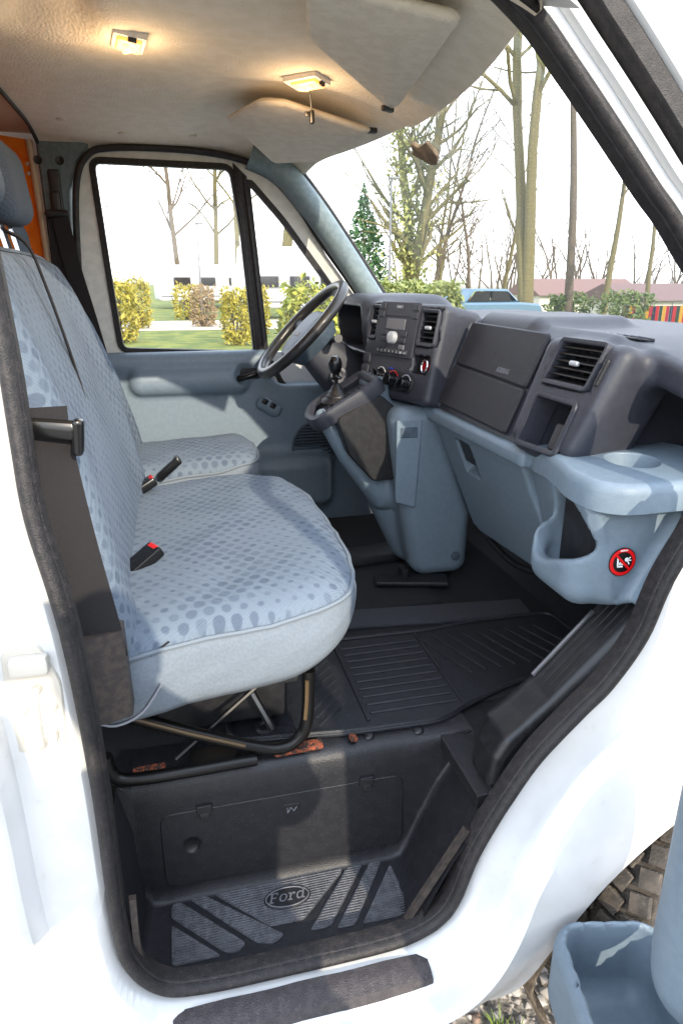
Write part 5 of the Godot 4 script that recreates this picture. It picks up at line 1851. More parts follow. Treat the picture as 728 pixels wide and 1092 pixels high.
func build_bench() -> void:
	var b := thing("passenger_bench", "double passenger seat in pale blue dotted fabric beside the open doorway", "seat", Vector3(0.05, 0.72, -0.65))
	var outl := crom2(pv([-0.19, -0.20, 0.02, -0.188, 0.18, -0.195, 0.28, -0.235, 0.320, -0.33, 0.332, -0.48, 0.336, -0.65, 0.328, -0.82, 0.30, -0.97, 0.225, -1.07, 0.10, -1.098, -0.05, -1.10, -0.19, -1.09, -0.20, -0.65]), 6, true)
	seat_cushion(b, outl, 1.03, M.dot_fabric, M.side_fabric)
	seat_back(b, Vector3(-0.125, 1.02, 0), Vector3(-0.285, 1.655, 0), 0.185, 1.09, 0.12, M.dot_fabric, M.side_fabric)
	headrest(b, -0.300, 1.80, -0.42)
	headrest(b, -0.328, 1.80, -0.86)
	var g := G.new()
	# buckles between cushion and back
	for q in [[-0.085, 1.066, -0.47, 0.5], [-0.10, 1.072, -0.98, 0.2]]:
		g = G.new()
		var bs := Basis(Vector3.UP, q[3]) * Basis(Vector3.BACK, 0.5)
		g.rbox(Vector3(q[0], q[1], q[2]), Vector3(0.075, 0.024, 0.048), 0.006, bs)
		var bk := part(b, "belt_buckle", g, M.gloss_black)
		g = G.new()
		g.rbox(Vector3(q[0], q[1], q[2]) + bs * Vector3(0.031, 0.010, 0), Vector3(0.012, 0.005, 0.030), 0.003, bs)
		part(bk, "release_button", g, M.buckle_red)
		g = G.new()
		g.rbox(Vector3(q[0], q[1], q[2]) + bs * Vector3(-0.06, -0.002, 0), Vector3(0.06, 0.006, 0.03), 0.002, bs)
		part(bk, "buckle_strap", g, M.side_fabric)
	# cord at the corner of the cover
	g = G.new()
	g.loft([pts3([-0.100, 0.985, -0.181, -0.098, 0.996, -0.179]), pts3([-0.07, 1.012, -0.176, -0.066, 1.019, -0.176]), pts3([-0.038, 1.030, -0.184, -0.04, 1.033, -0.184])])
	part(b, "cover_strap", g, M.belt_web)
	# hem line near the rear edge of the side panel
	g = G.new()
	g.tube(crom(pts3([-0.118, 1.00, -0.187, -0.115, 0.95, -0.184, -0.10, 0.90, -0.190]), 6), 0.004, 6)
	part(b, "side_piping", g, M.piping)
	# bent tube legs
	for z in [-0.25, -0.98]:
		g = G.new()
		g.tube(crom(pts3([-0.16, 0.872, z, -0.02, 0.80, z, 0.10, 0.745, z, 0.152, 0.733, z, 0.188, 0.752, z, 0.203, 0.79, z, 0.208, 0.90, z]), 6), 0.0125, 10)
		part(b, "leg", g, M.seat_tube)
	g = G.new()
	g.tube(crom(pts3([0.197, 0.80, -0.2375, 0.2005, 0.84, -0.2375, 0.202, 0.885, -0.2375]), 3), 0.004, 6)
	part(b, "worn_edge", g, M.rail_paint)
	g = G.new()
	g.tube(pts3([-0.15, 0.873, -0.2375, -0.02, 0.806, -0.2375, 0.08, 0.76, -0.2375]), 0.004, 6)
	part(b, "worn_edge", g, M.rail_paint)
	g = G.new()
	g.tube(pts3([0.09, 0.86, -0.31, 0.14, 0.745, -0.30]), 0.009, 8)
	part(b, "strut", g, M.steel)
	g = G.new()
	g.tube(pts3([0.15, 0.87, -0.31, -0.05, 0.745, -0.25]), 0.0045, 6)
	part(b, "strut", g, M.seat_tube)
	g = G.new()
	g.rbox(Vector3(0.05, 0.80, -0.65), Vector3(0.26, 0.12, 0.62), 0.01)
	g.rbox(Vector3(0.02, 0.885, -0.65), Vector3(0.34, 0.02, 0.80), 0.006)
	part(b, "seat_pan", g, M.black_plastic)
	# floor rails the legs stand on
	for z in [-0.25, -0.98]:
		g = G.new()
		g.tube(crom(pts3([-0.17, 0.79, z + 0.02, -0.165, 0.755, z + 0.02, -0.14, 0.733, z + 0.02, -0.05, 0.729, z + 0.02, 0.10, 0.728, z + 0.015]), 5), 0.0125, 10)
		part(b, "floor_rail", g, M.seat_tube)
	g = G.new()
	g.rbox(Vector3(0.02, 0.727, -0.255), Vector3(0.09, 0.028, 0.05), 0.004)
	part(b, "rail_clamp", g, M.seat_tube)
	for q in [[0.185, 0.7215, -0.257, 0.10, 0.026], [-0.10, 0.7215, -0.262, 0.06, 0.02], [0.30, 0.7205, -0.262, 0.016, 0.02]]:
		g = G.new()
		g.rbox(Vector3(q[0], q[1], q[2]), Vector3(q[3], 0.010, q[4]), 0.004, Basis(Vector3.UP, 0.05))
		part(b, "rusty_plate", g, M.rusty_steel)

func build_driver_seat() -> void:
	var b := thing("driver_seat", "blue grey dotted driver seat behind the steering wheel", "seat", Vector3(0.03, 0.72, -1.38))
	var outl := crom2(pv([-0.19, -1.17, 0.05, -1.165, 0.18, -1.175, 0.245, -1.22, 0.258, -1.38, 0.24, -1.53, 0.17, -1.575, -0.02, -1.58, -0.19, -1.57, -0.20, -1.38]), 6, true)
	seat_cushion(b, outl, 1.045, M.dot_fabric, M.side_fabric)
	seat_back(b, Vector3(-0.145, 1.03, 0), Vector3(-0.345, 1.64, 0), 1.16, 1.58, 0.11, M.dot_fabric, M.side_fabric)
	headrest(b, -0.422, 1.685, -1.38)
	var g := G.new()
	g.rbox(Vector3(0.0, 0.82, -1.38), Vector3(0.36, 0.22, 0.36), 0.03)
	part(b, "pedestal", g, M.black_plastic)
	g = G.new()
	var bs := Basis(Vector3.BACK, 0.7)
	g.rbox(Vector3(-0.03, 1.075, -1.145), Vector3(0.085, 0.024, 0.03), 0.006, bs)
	var bk := part(b, "belt_buckle", g, M.gloss_black)
	g = G.new()
	g.rbox(Vector3(-0.03, 1.075, -1.145) + bs * Vector3(0.036, 0.006, 0), Vector3(0.016, 0.016, 0.026), 0.003, bs)
	part(bk, "release_button", g, M.gloss_black)

func strap(g: G, path: PackedVector3Array, across: Vector3, w: float, th := 0.0016) -> void:
	var rows := []
	for i in path.size():
		var t := (path[mini(i + 1, path.size() - 1)] - path[maxi(i - 1, 0)]).normalized()
		var a := (across - t * across.dot(t)).normalized()
		var n := t.cross(a)
		rows.append(PackedVector3Array([path[i] - a * w / 2 + n * th, path[i] + a * w / 2 + n * th, path[i] + a * w / 2 - n * th, path[i] - a * w / 2 - n * th]))
	g.loft(rows, true)
	g.fan(rows[0], true); g.fan(rows[-1])

func build_belts() -> void:
	var s := thing("seat_belt", "black seat belt hanging beside the passenger seat from a plastic guide", "seat belt", Vector3(-0.14, 0.95, -0.1), "seat belts")
	var g := G.new()
	strap(g, crom(pts3([-0.172, 1.44, -0.12, -0.170, 1.39, -0.115, -0.155, 1.25, -0.11, -0.135, 1.10, -0.11, -0.13, 1.05, -0.11]), 5), Vector3(1, 0, -0.3), 0.062)
	part(s, "webbing", g, M.belt_web)
	g = G.new()
	g.rbox(Vector3(-0.163, 1.413, -0.105), Vector3(0.07, 0.026, 0.024), 0.008, Basis(Vector3.BACK, -0.12))
	g.rbox(Vector3(-0.130, 1.400, -0.105), Vector3(0.016, 0.05, 0.024), 0.006, Basis(Vector3.BACK, -0.12))
	part(s, "guide", g, M.gloss_black)
	g = G.new()
	g.loft([pts3([-0.165, 1.103, -0.085, -0.103, 1.097, -0.115, -0.103, 1.097, -0.15, -0.165, 1.103, -0.15]), pts3([-0.163, 1.0, -0.08, -0.102, 0.99, -0.105, -0.102, 0.99, -0.15, -0.163, 1.0, -0.15]), pts3([-0.160, 0.955, -0.08, -0.101, 0.952, -0.105, -0.101, 0.952, -0.15, -0.160, 0.955, -0.15])], true)
	g.fan(pts3([-0.165, 1.103, -0.085, -0.103, 1.097, -0.115, -0.103, 1.097, -0.15, -0.165, 1.103, -0.15]))
	part(s, "reel_cover", g, M.pillar_brown, 30)
	g = G.new()
	strap(g, crom(pts3([-0.165, 0.965, -0.09, -0.13, 0.942, -0.10, -0.09, 0.945, -0.12, -0.06, 0.965, -0.16]), 4), Vector3(0.2, 0.5, 1), 0.018)
	part(s, "lower_tail", g, M.print_grey)
	# driver's belt on the far pillar
	s = thing("seat_belt", "black seat belt running down the far pillar behind the driver seat", "seat belt", Vector3(-0.3, 1.3, -1.6), "seat belts")
	g = G.new()
	g.rbox(Vector3(-0.312, 1.80, -1.622), Vector3(0.075, 0.024, 0.03), 0.010)
	g.rbox(Vector3(-0.312, 1.835, -1.626), Vector3(0.03, 0.06, 0.02), 0.008)
	part(s, "guide", g, M.black_plastic)
	g = G.new()
	strap(g, crom(pts3([-0.305, 1.80, -1.615, -0.285, 1.65, -1.612, -0.25, 1.47, -1.605, -0.225, 1.33, -1.60]), 4), Vector3(1, 0, 0.1), 0.05)
	strap(g, crom(pts3([-0.318, 1.80, -1.625, -0.322, 1.5, -1.625, -0.325, 1.1, -1.625]), 4), Vector3(1, 0, 0), 0.048)
	part(s, "webbing", g, M.belt_web)
	g = G.new()
	g.rbox(Vector3(-0.262, 1.43, -1.618), Vector3(0.04, 0.07, 0.012), 0.004)
	part(s, "latch_plate", g, M.white_plastic)
	# middle belt lying over the back of the bench
	s = thing("seat_belt", "thin black belt lying over the dotted bench backrest", "seat belt", Vector3(-0.25, 1.4, -0.6), "seat belts")
	g = G.new()
	strap(g, crom(pts3([-0.285, 1.69, -0.62, -0.245, 1.665, -0.61, -0.222, 1.60, -0.60, -0.190, 1.47, -0.585, -0.172, 1.38, -0.575]), 4), Vector3(0.25, 0.1, 1), 0.022)
	part(s, "webbing", g, M.belt_web)
	# anchor of the far belt near the window, white plastic on the pillar foot
	
func build_mat() -> void:
	var m := thing("floor_mat", "black ribbed rubber floor mat in the passenger footwell", "floor mat", Vector3(0.5, 0.712, -0.48))
	var poly := rounded(pv([0.05, -0.305, 0.30, -0.275, 0.50, -0.268, 0.575, -0.31, 0.70, -0.36, 0.92, -0.40, 0.985, -0.50, 0.975, -0.66, 0.75, -0.668, 0.60, -0.648, 0.05, -0.66]), 0.04, 4)
	var t := Transform3D(Basis(Vector3(1, 0, 0), Vector3(0, 0, 1), Vector3(0, 1, 0)), Vector3(0, 0.7145, 0))
	var g := G.new()
	g.plate(poly, 0.008, 0.002, t)
	part(m, "sheet", g, M.rubber_mat, 30)
	g = G.new()
	var ring := PackedVector3Array()
	for p in G.inset(poly, 0.006): ring.append(Vector3(p.x, 0.7245, p.y))
	g.tube(ring, 0.005, 6, true)
	part(m, "raised_rim", g, M.rubber_mat)
	var k := 0
	# three fields of ribs: fore-aft, across, chevron
	for i in 10:
		var z := -0.33 - 0.03 * i
		g = G.new()
		g.rbox(Vector3(0.455, 0.7235, z), Vector3(0.20, 0.005, 0.007), 0.002, Basis(Vector3.UP, 0.0), 1)
		part(m, "rib", g, M.rubber_mat)
	for i in 9:
		var x := 0.60 + 0.04 * i
		g = G.new()
		g.rbox(Vector3(x, 0.7235, -0.52), Vector3(0.010, 0.006, 0.20 - 0.004 * i), 0.002, Basis(Vector3.UP, 0.35), 1)
		part(m, "rib", g, M.rubber_mat)
	for i in 10:
		g = G.new()
		var z := -0.345 - 0.03 * i
		g.rbox(Vector3(0.275, 0.7235, z), Vector3(0.10, 0.005, 0.009), 0.002, Basis(Vector3.UP, 0.75), 1)
		part(m, "rib", g, M.rubber_mat)
	for x in [0.345, 0.565]:
		g = G.new()
		g.rbox(Vector3(x, 0.7235, -0.47), Vector3(0.008, 0.006, 0.33), 0.002)
		part(m, "rib", g, M.rubber_mat)
	g = G.new()
	g.lathe(pv([0.0, 0.001, 0.010, 0.001, 0.013, 0.006, 0.019, 0.006, 0.022, 0.0]), 18, Transform3D(Basis(), Vector3(0.13, 0.7225, -0.335)))
	part(m, "fixing_eye", g, M.rubber_mat)

func visor(label: String, corners: Array, y: float, th: float) -> Node3D:
	var c := Vector3.ZERO
	for p in corners: c += p
	c /= corners.size()
	var s := thing("sun_visor", label, "sun visor", c, "sun visors")
	var poly := PackedVector2Array()
	for p in corners: poly.append(Vector2(p.x, p.z))
	poly = rounded(poly, 0.03, 5)
	var rows := []
	var g := G.new()
	var yy := func(q: Vector2) -> float:
		# plane through the corners, fitted
		var wsum := 0.0; var v := 0.0
		for p in corners:
			var w := 1.0 / (0.0004 + q.distance_squared_to(Vector2(p.x, p.z)))
			wsum += w; v += w * p.y
		return v / wsum
	var ctr := Vector2(c.x, c.z)
	for l in [[0.0, 0.012], [-0.005, 0.003], [-0.5 * th, 0.0], [-th + 0.005, 0.003], [-th, 0.012]]:
		var row := PackedVector3Array()
		for p in G.inset(poly, l[1]): row.append(Vector3(p.x, yy.call(p) + l[0], p.y))
		rows.append(row)
	g.loft(rows, true)
	g.fan(rows[0], true); g.fan(rows[-1])
	part(s, "panel", g, M.visor_cloth, 60)
	return s

func build_cab_things() -> void:
	var v := visor("beige sun visor above the steering wheel with a dark clip", [Vector3(0.185, 2.012, -1.17), Vector3(0.25, 2.018, -0.99), Vector3(0.295, 2.015, -0.97), Vector3(0.55, 1.975, -1.02), Vector3(0.49, 1.965, -1.42), Vector3(0.36, 1.965, -1.49)], 2.0, 0.02)
	var g := G.new()
	g.rbox(Vector3(0.545, 1.965, -1.035), Vector3(0.03, 0.014, 0.02), 0.004)
	part(v, "hinge_clip", g, M.black_plastic)
	v = visor("beige sun visor folded up above the passenger seat", [Vector3(0.225, 2.012, -0.27), Vector3(0.268, 2.012, -0.49), Vector3(0.515, 1.982, -0.80), Vector3(0.53, 1.98, -0.76), Vector3(0.455, 1.98, -0.24)], 2.0, 0.022)
	g = G.new()
	g.rbox(Vector3(0.505, 1.958, -0.77), Vector3(0.035, 0.012, 0.014), 0.004, Basis(Vector3.UP, 0.6))
	part(v, "hinge_clip", g, M.black_plastic)
	# two courtesy lamps in the headliner
	for q in [[Vector3(-0.031, 2.033, -0.71), 0.12, "lit courtesy lamp in the headliner above the seat backs"], [Vector3(0.345, 2.026, -0.87), 0.75, "lit courtesy lamp in the headliner beside the visor above the wheel"]]:
		var at: Vector3 = q[0]
		var L := thing("ceiling_lamp", q[2], "lamp", at, "courtesy lamps in the headliner")
		var b := Basis(Vector3.UP, q[1]) * Basis(Vector3.BACK, -0.12)
		g = G.new()
		g.rbox(at, Vector3(0.062, 0.014, 0.092), 0.004, b)
		part(L, "bezel", g, M.white_plastic)
		g = G.new()
		g.rbox(at + b * Vector3(0, -0.008, 0.004), Vector3(0.044, 0.010, 0.066), 0.003, b)
		part(L, "lens", g, M.lens)
		g = G.new()
		g.tube(PackedVector3Array([at + b * Vector3(-0.006, -0.0135, -0.018), at + b * Vector3(0.004, -0.0145, 0.0), at + b * Vector3(-0.006, -0.0135, 0.018)]), 0.006, 8)
		part(L, "bulb_glow", g, M.filament)
		g = G.new()
		g.rbox(at + b * Vector3(0.004, -0.010, 0.040), Vector3(0.016, 0.010, 0.008), 0.003, b)
		part(L, "switch", g, M.black_plastic)
		var o := OmniLight3D.new()
		o.name = "lamp_light"
		o.light_color = Color(1.0, 0.84, 0.64)
		o.light_energy = 0.008
		o.light_size = 0.03
		o.omni_range = 4.0
		o.omni_attenuation = 2.0
		o.shadow_enabled = true
		o.position = b * Vector3(0, -0.06, 0)
		L.add_child(o)
	# small microphone clip dangling from the lamp
	var mc := thing("microphone_clip", "small black clip dangling from the headliner by the lamp", "clip", Vector3(0.365, 1.99, -0.90))
	g = G.new()
	g.tube(pts3([0.362, 2.012, -0.918, 0.366, 1.996, -0.928, 0.368, 1.982, -0.932]), 0.002, 6)
	g.rbox(Vector3(0.369, 1.967, -0.932), Vector3(0.012, 0.03, 0.012), 0.004)
	g.rbox(Vector3(0.358, 1.972, -0.928), Vector3(0.014, 0.012, 0.006), 0.002)
	part(mc, "clip", g, M.gloss_black)
	# orange partition behind the seats with its trims
	var p := thing("orange_partition", "orange board behind the seats with a beige edge strip", "partition", Vector3(-0.41, 0.72, -1.0))
	g = G.new()
	g.rbox(Vector3(-0.490, 1.375, -1.07), Vector3(0.02, 1.33, 1.30), 0.003)
	part(p, "board", g, M.orange_board)
	g = G.new()
	g.tube(crom(pts3([-0.372, 2.01, -1.648, -0.366, 1.85, -1.646, -0.362, 1.6, -1.645, -0.362, 0.75, -1.645]), 4), 0.010, 8)
	part(p, "edge_strip", g, M.beige_trim)
	g = G.new()
	g.loft([pts3([-0.350, 2.034, -0.16, -0.350, 2.034, -1.69]), pts3([-0.478, 2.036, -0.16, -0.478, 2.036, -1.69]), pts3([-0.480, 2.020, -0.16, -0.480, 2.020, -1.69])])
	part(p, "top_rail", g, M.beige_trim)
	g = G.new()
	g.loft([pts3([-0.482, 2.03, -1.69, -0.42, 2.02, -1.672, -0.362, 2.01, -1.655]), pts3([-0.482, 0.72, -1.69, -0.42, 0.72, -1.672, -0.354, 0.72, -1.655])])
	part(p, "side_return", g, M.orange_board)
	for y in [1.945, 1.918]:
		g = G.new()
		g.lathe(pv([0.0, 0.003, 0.004, 0.0035, 0.006, 0.001, 0.0065, -0.002]), 12, Transform3D(Basis(Vector3.RIGHT, PI / 2) * Basis(Vector3.BACK, -0.3), Vector3(-0.385, y, -1.660)))
		part(p, "press_stud", g, M.white_plastic)

# ================================================================ the photographer, who stands in the sun before the doorway and shades the seat
func build_person() -> void:
	var P := Vector3(0.27, 0.0, 1.24)
	var t := thing("person", "person in dark jacket and jeans photographing the cab from the open doorway", "person", P)
	var hip := P + Vector3(0, 0.93, 0.0)
	var chest := P + Vector3(-0.01, 1.30, -0.01)
	var neck := P + Vector3(-0.05, 1.50, -0.02)
	var head := P + Vector3(-0.12, 1.655, -0.06)
	var cam_at := Vector3(0.0, 1.585, 0.905)
	var sh := [chest + Vector3(-0.19, 0.13, 0.0), chest + Vector3(0.18, 0.13, 0.0)]
	var el := [P + Vector3(-0.29, 1.24, -0.16), P + Vector3(0.16, 1.22, -0.22)]
	var wr := [cam_at + Vector3(-0.085, -0.05, 0.06), cam_at + Vector3(0.085, -0.05, 0.06)]
	var kn := [P + Vector3(-0.11, 0.50, -0.02), P + Vector3(0.12, 0.50, -0.03)]
	var an := [P + Vector3(-0.12, 0.09, 0.03), P + Vector3(0.14, 0.09, 0.02)]
	var torso := func(p: Vector3, o: float) -> float:
		var q := p
		q.z = (p.z - P.z) * 1.45 + P.z
		var a := sd_cap(q, hip + Vector3(0, 0.02, 0), chest, 0.155 + o, 0.175 + o)
		return smin(a, sd_cap(q, sh[0] + Vector3(0.03, 0, 0), sh[1] - Vector3(0.03, 0, 0), 0.075 + o, 0.075 + o), 0.12) * 0.72
	var arms := func(p: Vector3, o: float) -> float:
		var d := 9.0
		for s in 2:
			d = minf(d, smin(sd_cap(p, sh[s], el[s], 0.055 + o, 0.043 + o), sd_cap(p, el[s], wr[s], 0.042 + o, 0.028 + o), 0.03))
		return d
	var legs := func(p: Vector3, o: float) -> float:
		var d := sd_cap(p, hip + Vector3(-0.06, 0.0, 0), hip + Vector3(0.06, 0.0, 0), 0.13 + o, 0.13 + o)
		for s in 2:
			var h := hip + Vector3(-0.085 if s == 0 else 0.085, -0.04, 0)
			d = smin(d, smin(sd_cap(p, h, kn[s], 0.085 + o, 0.058 + o), sd_cap(p, kn[s], an[s], 0.058 + o, 0.040 + o), 0.03), 0.04)
		return d
	var hands := func(p: Vector3) -> float:
		var d := 9.0
		for s in 2:
			var sg := -1.0 if s == 0 else 1.0
			var w: Vector3 = wr[s]
			var palm := cam_at + Vector3(0.072 * sg, -0.012, 0.035)
			d = minf(d, sd_cap(p, w, palm, 0.026, 0.024))
			# four fingers across the front edge of the camera, thumb behind
			for k in 4:
				var b := palm + Vector3(-0.002 * sg, 0.022 - 0.016 * k, -0.016)
				var m := b + Vector3(-0.004 * sg, 0.0, -0.022 + 0.002 * absf(k - 1.4))
				var tip := m + Vector3(-0.022 * sg, 0.001, -0.004)
				d = minf(d, minf(sd_cap(p, b, m, 0.0085, 0.008), sd_cap(p, m, tip, 0.008, 0.0068)))
			var tb := palm + Vector3(-0.01 * sg, 0.006, 0.016)
			d = minf(d, minf(sd_cap(p, tb, tb + Vector3(-0.022 * sg, 0.012, 0.004), 0.0105, 0.0095), sd_cap(p, tb + Vector3(-0.022 * sg, 0.012, 0.004), tb + Vector3(-0.042 * sg, 0.016, -0.002), 0.0095, 0.008)))
		return d
	var skull := func(p: Vector3) -> float:
		var q := (p - head) * Vector3(1.0 / 0.076, 1.0 / 0.112, 1.0 / 0.096)
		var d := (q.length() - 1.0) * 0.076
		d = smin(d, sd_cap(p, head + Vector3(0, -0.055, -0.035), head + Vector3(0, -0.085, -0.06), 0.048, 0.032), 0.03)
		d = smin(d, sd_cap(p, head + Vector3(0, 0.0, -0.092), head + Vector3(0, -0.03, -0.108), 0.009, 0.014), 0.014)
		for s in [-1.0, 1.0]:
			d = smin(d, sd_cap(p, head + Vector3(0.076 * s, 0.02, 0.0), head + Vector3(0.072 * s, -0.025, -0.006), 0.012, 0.009), 0.01)
			d = smax(d, -((p - head - Vector3(0.03 * s, 0.004, -0.098)).length() - 0.014), 0.012)
		d = smax(d, -sd_cap(p, head + Vector3(-0.02, -0.064, -0.106), head + Vector3(0.02, -0.064, -0.106), 0.005, 0.005), 0.008)
		return smin(d, sd_cap(p, neck + Vector3(0, -0.05, 0), head + Vector3(0, -0.05, 0.005), 0.06, 0.052), 0.03)
	var skin := mat("skin", Color(0.76, 0.58, 0.49), 0.6)
	var jacket := mat("jacket_cloth", Color(0.14, 0.16, 0.20), 0.9)
	var jeans := mat("jeans_cloth", Color(0.20, 0.25, 0.34), 0.95)
	var hair := mat("hair", Color(0.20, 0.15, 0.11), 0.7)
	var shoe := mat("shoe_leather", Color(0.16, 0.13, 0.11), 0.6)
	var body := snet(func(p: Vector3) -> float: return minf(minf(torso.call(p, -0.012), arms.call(p, -0.008)), legs.call(p, -0.012)), P + Vector3(-0.42, 0.02, -0.46), P + Vector3(0.36, 1.56, 0.26), 0.024)
	var hd := snet(skull, head + Vector3(-0.11, -0.20, -0.13), head + Vector3(0.11, 0.13, 0.12), 0.008)
	var hn := snet(hands, cam_at + Vector3(-0.15, -0.10, -0.06), cam_at + Vector3(0.15, 0.06, 0.13), 0.0045)
	for o in [hd, hn]:
		body.v.append_array(o.v); body.nn.append_array(o.nn); body.uv.append_array(o.uv)
	part(t, "body", body, skin)
	part(t, "jacket", snet(func(p: Vector3) -> float: return smax(smin(torso.call(p, 0.012), arms.call(p, 0.012), 0.05), maxf(hip.y - 0.06 - p.y, maxf(p.y - neck.y - 0.02, 0.955 - p.z)), 0.02), P + Vector3(-0.42, 0.80, -0.36), P + Vector3(0.38, 1.58, 0.28), 0.02), jacket)
	part(t, "jeans", snet(func(p: Vector3) -> float: return smax(legs.call(p, 0.006), maxf(p.y - hip.y - 0.05, 0.06 - p.y), 0.02), P + Vector3(-0.30, 0.03, -0.22), P + Vector3(0.32, 1.02, 0.24), 0.02), jeans)
	part(t, "hair", snet(func(p: Vector3) -> float:
		var q := (p - head - Vector3(0, 0.022, 0.016)) * Vector3(1.0 / 0.084, 1.0 / 0.106, 1.0 / 0.098)
		return smax((q.length() - 1.0) * 0.084, head.y + 0.03 - p.y - 1.2 * (p.z - head.z + 0.02), 0.02), head + Vector3(-0.11, -0.11, -0.11), head + Vector3(0.11, 0.15, 0.14), 0.010), hair)
	for s in 2:
		var a: Vector3 = an[s]
		part(t, "shoe", snet(func(p: Vector3) -> float: return smax(smin(sd_cap(p, a + Vector3(0, -0.045, 0.03), a + Vector3(0, -0.055, -0.17), 0.045, 0.038), sd_cap(p, a + Vector3(0, 0.02, 0.0), a + Vector3(0, -0.05, 0.0), 0.05, 0.05), 0.03), 0.006 - p.y, 0.005), a + Vector3(-0.08, -0.10, -0.24), a + Vector3(0.08, 0.10, 0.12), 0.016), shoe)
	# the camera in the hands, its back to the face
	var c := thing("digital_camera", "black camera held in the hands of the person in the doorway", "camera", cam_at)
	var g := G.new()
	g.rbox(cam_at + Vector3(0, 0, 0.02), Vector3(0.13, 0.085, 0.032), 0.01)
	g.rbox(cam_at + Vector3(0, 0.05, 0.02), Vector3(0.05, 0.026, 0.032), 0.008)
	part(c, "case", g, M.black_plastic)
	g = G.new()
	g.lathe(pv([0.030, 0.0, 0.031, 0.012, 0.028, 0.022, 0.026, 0.022]), 24, Transform3D(Basis(Vector3.RIGHT, -PI / 2), cam_at + Vector3(0, 0.015, 0.004)))
	part(c, "lens_barrel", g, M.gloss_black)

# ================================================================ outdoors
func colored(verts: PackedVector3Array, cols: PackedColorArray, norms: PackedVector3Array) -> ArrayMesh:
	var arr := []
	arr.resize(Mesh.ARRAY_MAX)
	arr[Mesh.ARRAY_VERTEX] = verts
	arr[Mesh.ARRAY_NORMAL] = norms
	arr[Mesh.ARRAY_COLOR] = cols
	var m := ArrayMesh.new()
	m.add_surface_from_arrays(Mesh.PRIMITIVE_TRIANGLES, arr)
	return m

# leaves scattered through a volume: fill(r) gives a point; each leaf a folded pair of triangles
func leaf_cloud(n: int, size: float, fill: Callable, c0: Color, c1: Color, sd: int) -> ArrayMesh:
	var r := RandomNumberGenerator.new()
	r.seed = sd
	var v := PackedVector3Array(); var c := PackedColorArray(); var nn := PackedVector3Array()
	for i in n:
		var p: Vector3 = fill.call(r)
		var a := Vector3(r.randfn(), r.randfn(), r.randfn()).normalized()
		var b := a.cross(Vector3(r.randfn(), r.randfn(), r.randfn())).normalized()
		var s := size * r.randf_range(0.35, 1.5)
		var q := [p - a * s, p + b * s * 0.45, p + a * s, p - b * s * 0.45]
		var col := c0.lerp(c1, r.randf())
		var nrm := a.cross(b)
		for k in [0, 1, 2, 0, 2, 3]:
			v.append(q[k]); c.append(col); nn.append(nrm)
	return colored(v, c, nn)

func leaf_mat() -> StandardMaterial3D:
	if not M.has("leaf"):
		var m := mat("leaf", Color.WHITE, 0.7)
		m.vertex_color_use_as_albedo = true
		m.backlight_enabled = true
		m.backlight = Color(0.25, 0.25, 0.08)
	return M.leaf

func limb(g: G, p: Vector3, dir: Vector3, len: float, r: float, depth: int, R: RandomNumberGenerator, droop := 0.0, split := 3) -> void:
	var n := 4 if depth > 1 else 3
	var path := PackedVector3Array([p])
	var rad := [r]
	var d := dir
	for i in n:
		d = (d + Vector3(R.randfn(), R.randfn() * 0.6, R.randfn()) * (0.10 if depth > 2 else 0.16) + Vector3(0, 0.06 - droop, 0)).normalized()
		path.append(path[-1] + d * len / n)
		rad.append(maxf(0.006, r * (1.0 - 0.5 * (i + 1) / n)))
	g.tube(path, rad, 7 if r > 0.08 else (5 if r > 0.02 else 3), false, false)
	if depth <= 0: return
	for k in split:
		var t := R.randf_range(0.35, 1.0) if k > 0 else 1.0
		var at := path[0].lerp(path[-1], t)
		var i := int(t * n)
		at = path[mini(i, n)]
		var az := R.randf() * TAU
		var side := d.cross(Vector3(cos(az), 0.3, sin(az))).normalized()
		var spread := R.randf_range(0.3, 0.8) if k > 0 else R.randf_range(0.05, 0.3)
		limb(g, at, (d + side * spread).normalized(), len * R.randf_range(0.55, 0.78), rad[mini(i, n)] * R.randf_range(0.5, 0.72), depth - 1, R, droop, split)

func bare_tree(label: String, at: Vector3, h: float, r: float, sd: int, m: Material, depth := 4, forks := 1, clear := 0.45, split := 3) -> Node3D:
	var t := thing("bare_tree", label, "tree", at, "bare trees round the site")
	var R := RandomNumberGenerator.new()
	R.seed = sd
	var g := G.new()
	var crown := G.new()
	for f in forks:
		var lean_d := Vector3(R.randfn() * 0.06, 1, R.randfn() * 0.06).normalized()
		if forks > 1: lean_d = Vector3(0.062 * (1 if f else -1), 1, 0.036 * (1 if f else -1)).normalized()
		var path := PackedVector3Array([at - Vector3(0, 0.2, 0)])
		var rad := [r * 1.25]
		var d := lean_d
		var hh := h * 0.8
		for i in 10:
			d = (d + Vector3(R.randfn(), 0, R.randfn()) * 0.045).normalized()
			path.append(path[-1] + d * hh / 10.0)
			rad.append(lerpf(r, r * 0.32, (i + 1) / 10.0))
		g.tube(path, rad, 10, false, false)
		for i in range(int(10 * clear), 11):
			for k in 2:
				var az := R.randf() * TAU
				limb(crown, path[i], Vector3(cos(az) * 0.7, R.randf_range(0.35, 0.9), sin(az) * 0.7).normalized(), h * R.randf_range(0.14, 0.24), rad[i] * 0.5, depth - 2, R, 0.0, split)
		limb(crown, path[-1], d, h * 0.22, rad[-1], depth - 1, R, 0.0, split)
	part(t, "trunk", g, m, 60)
	part(t, "crown", crown, m, 60)
	return t

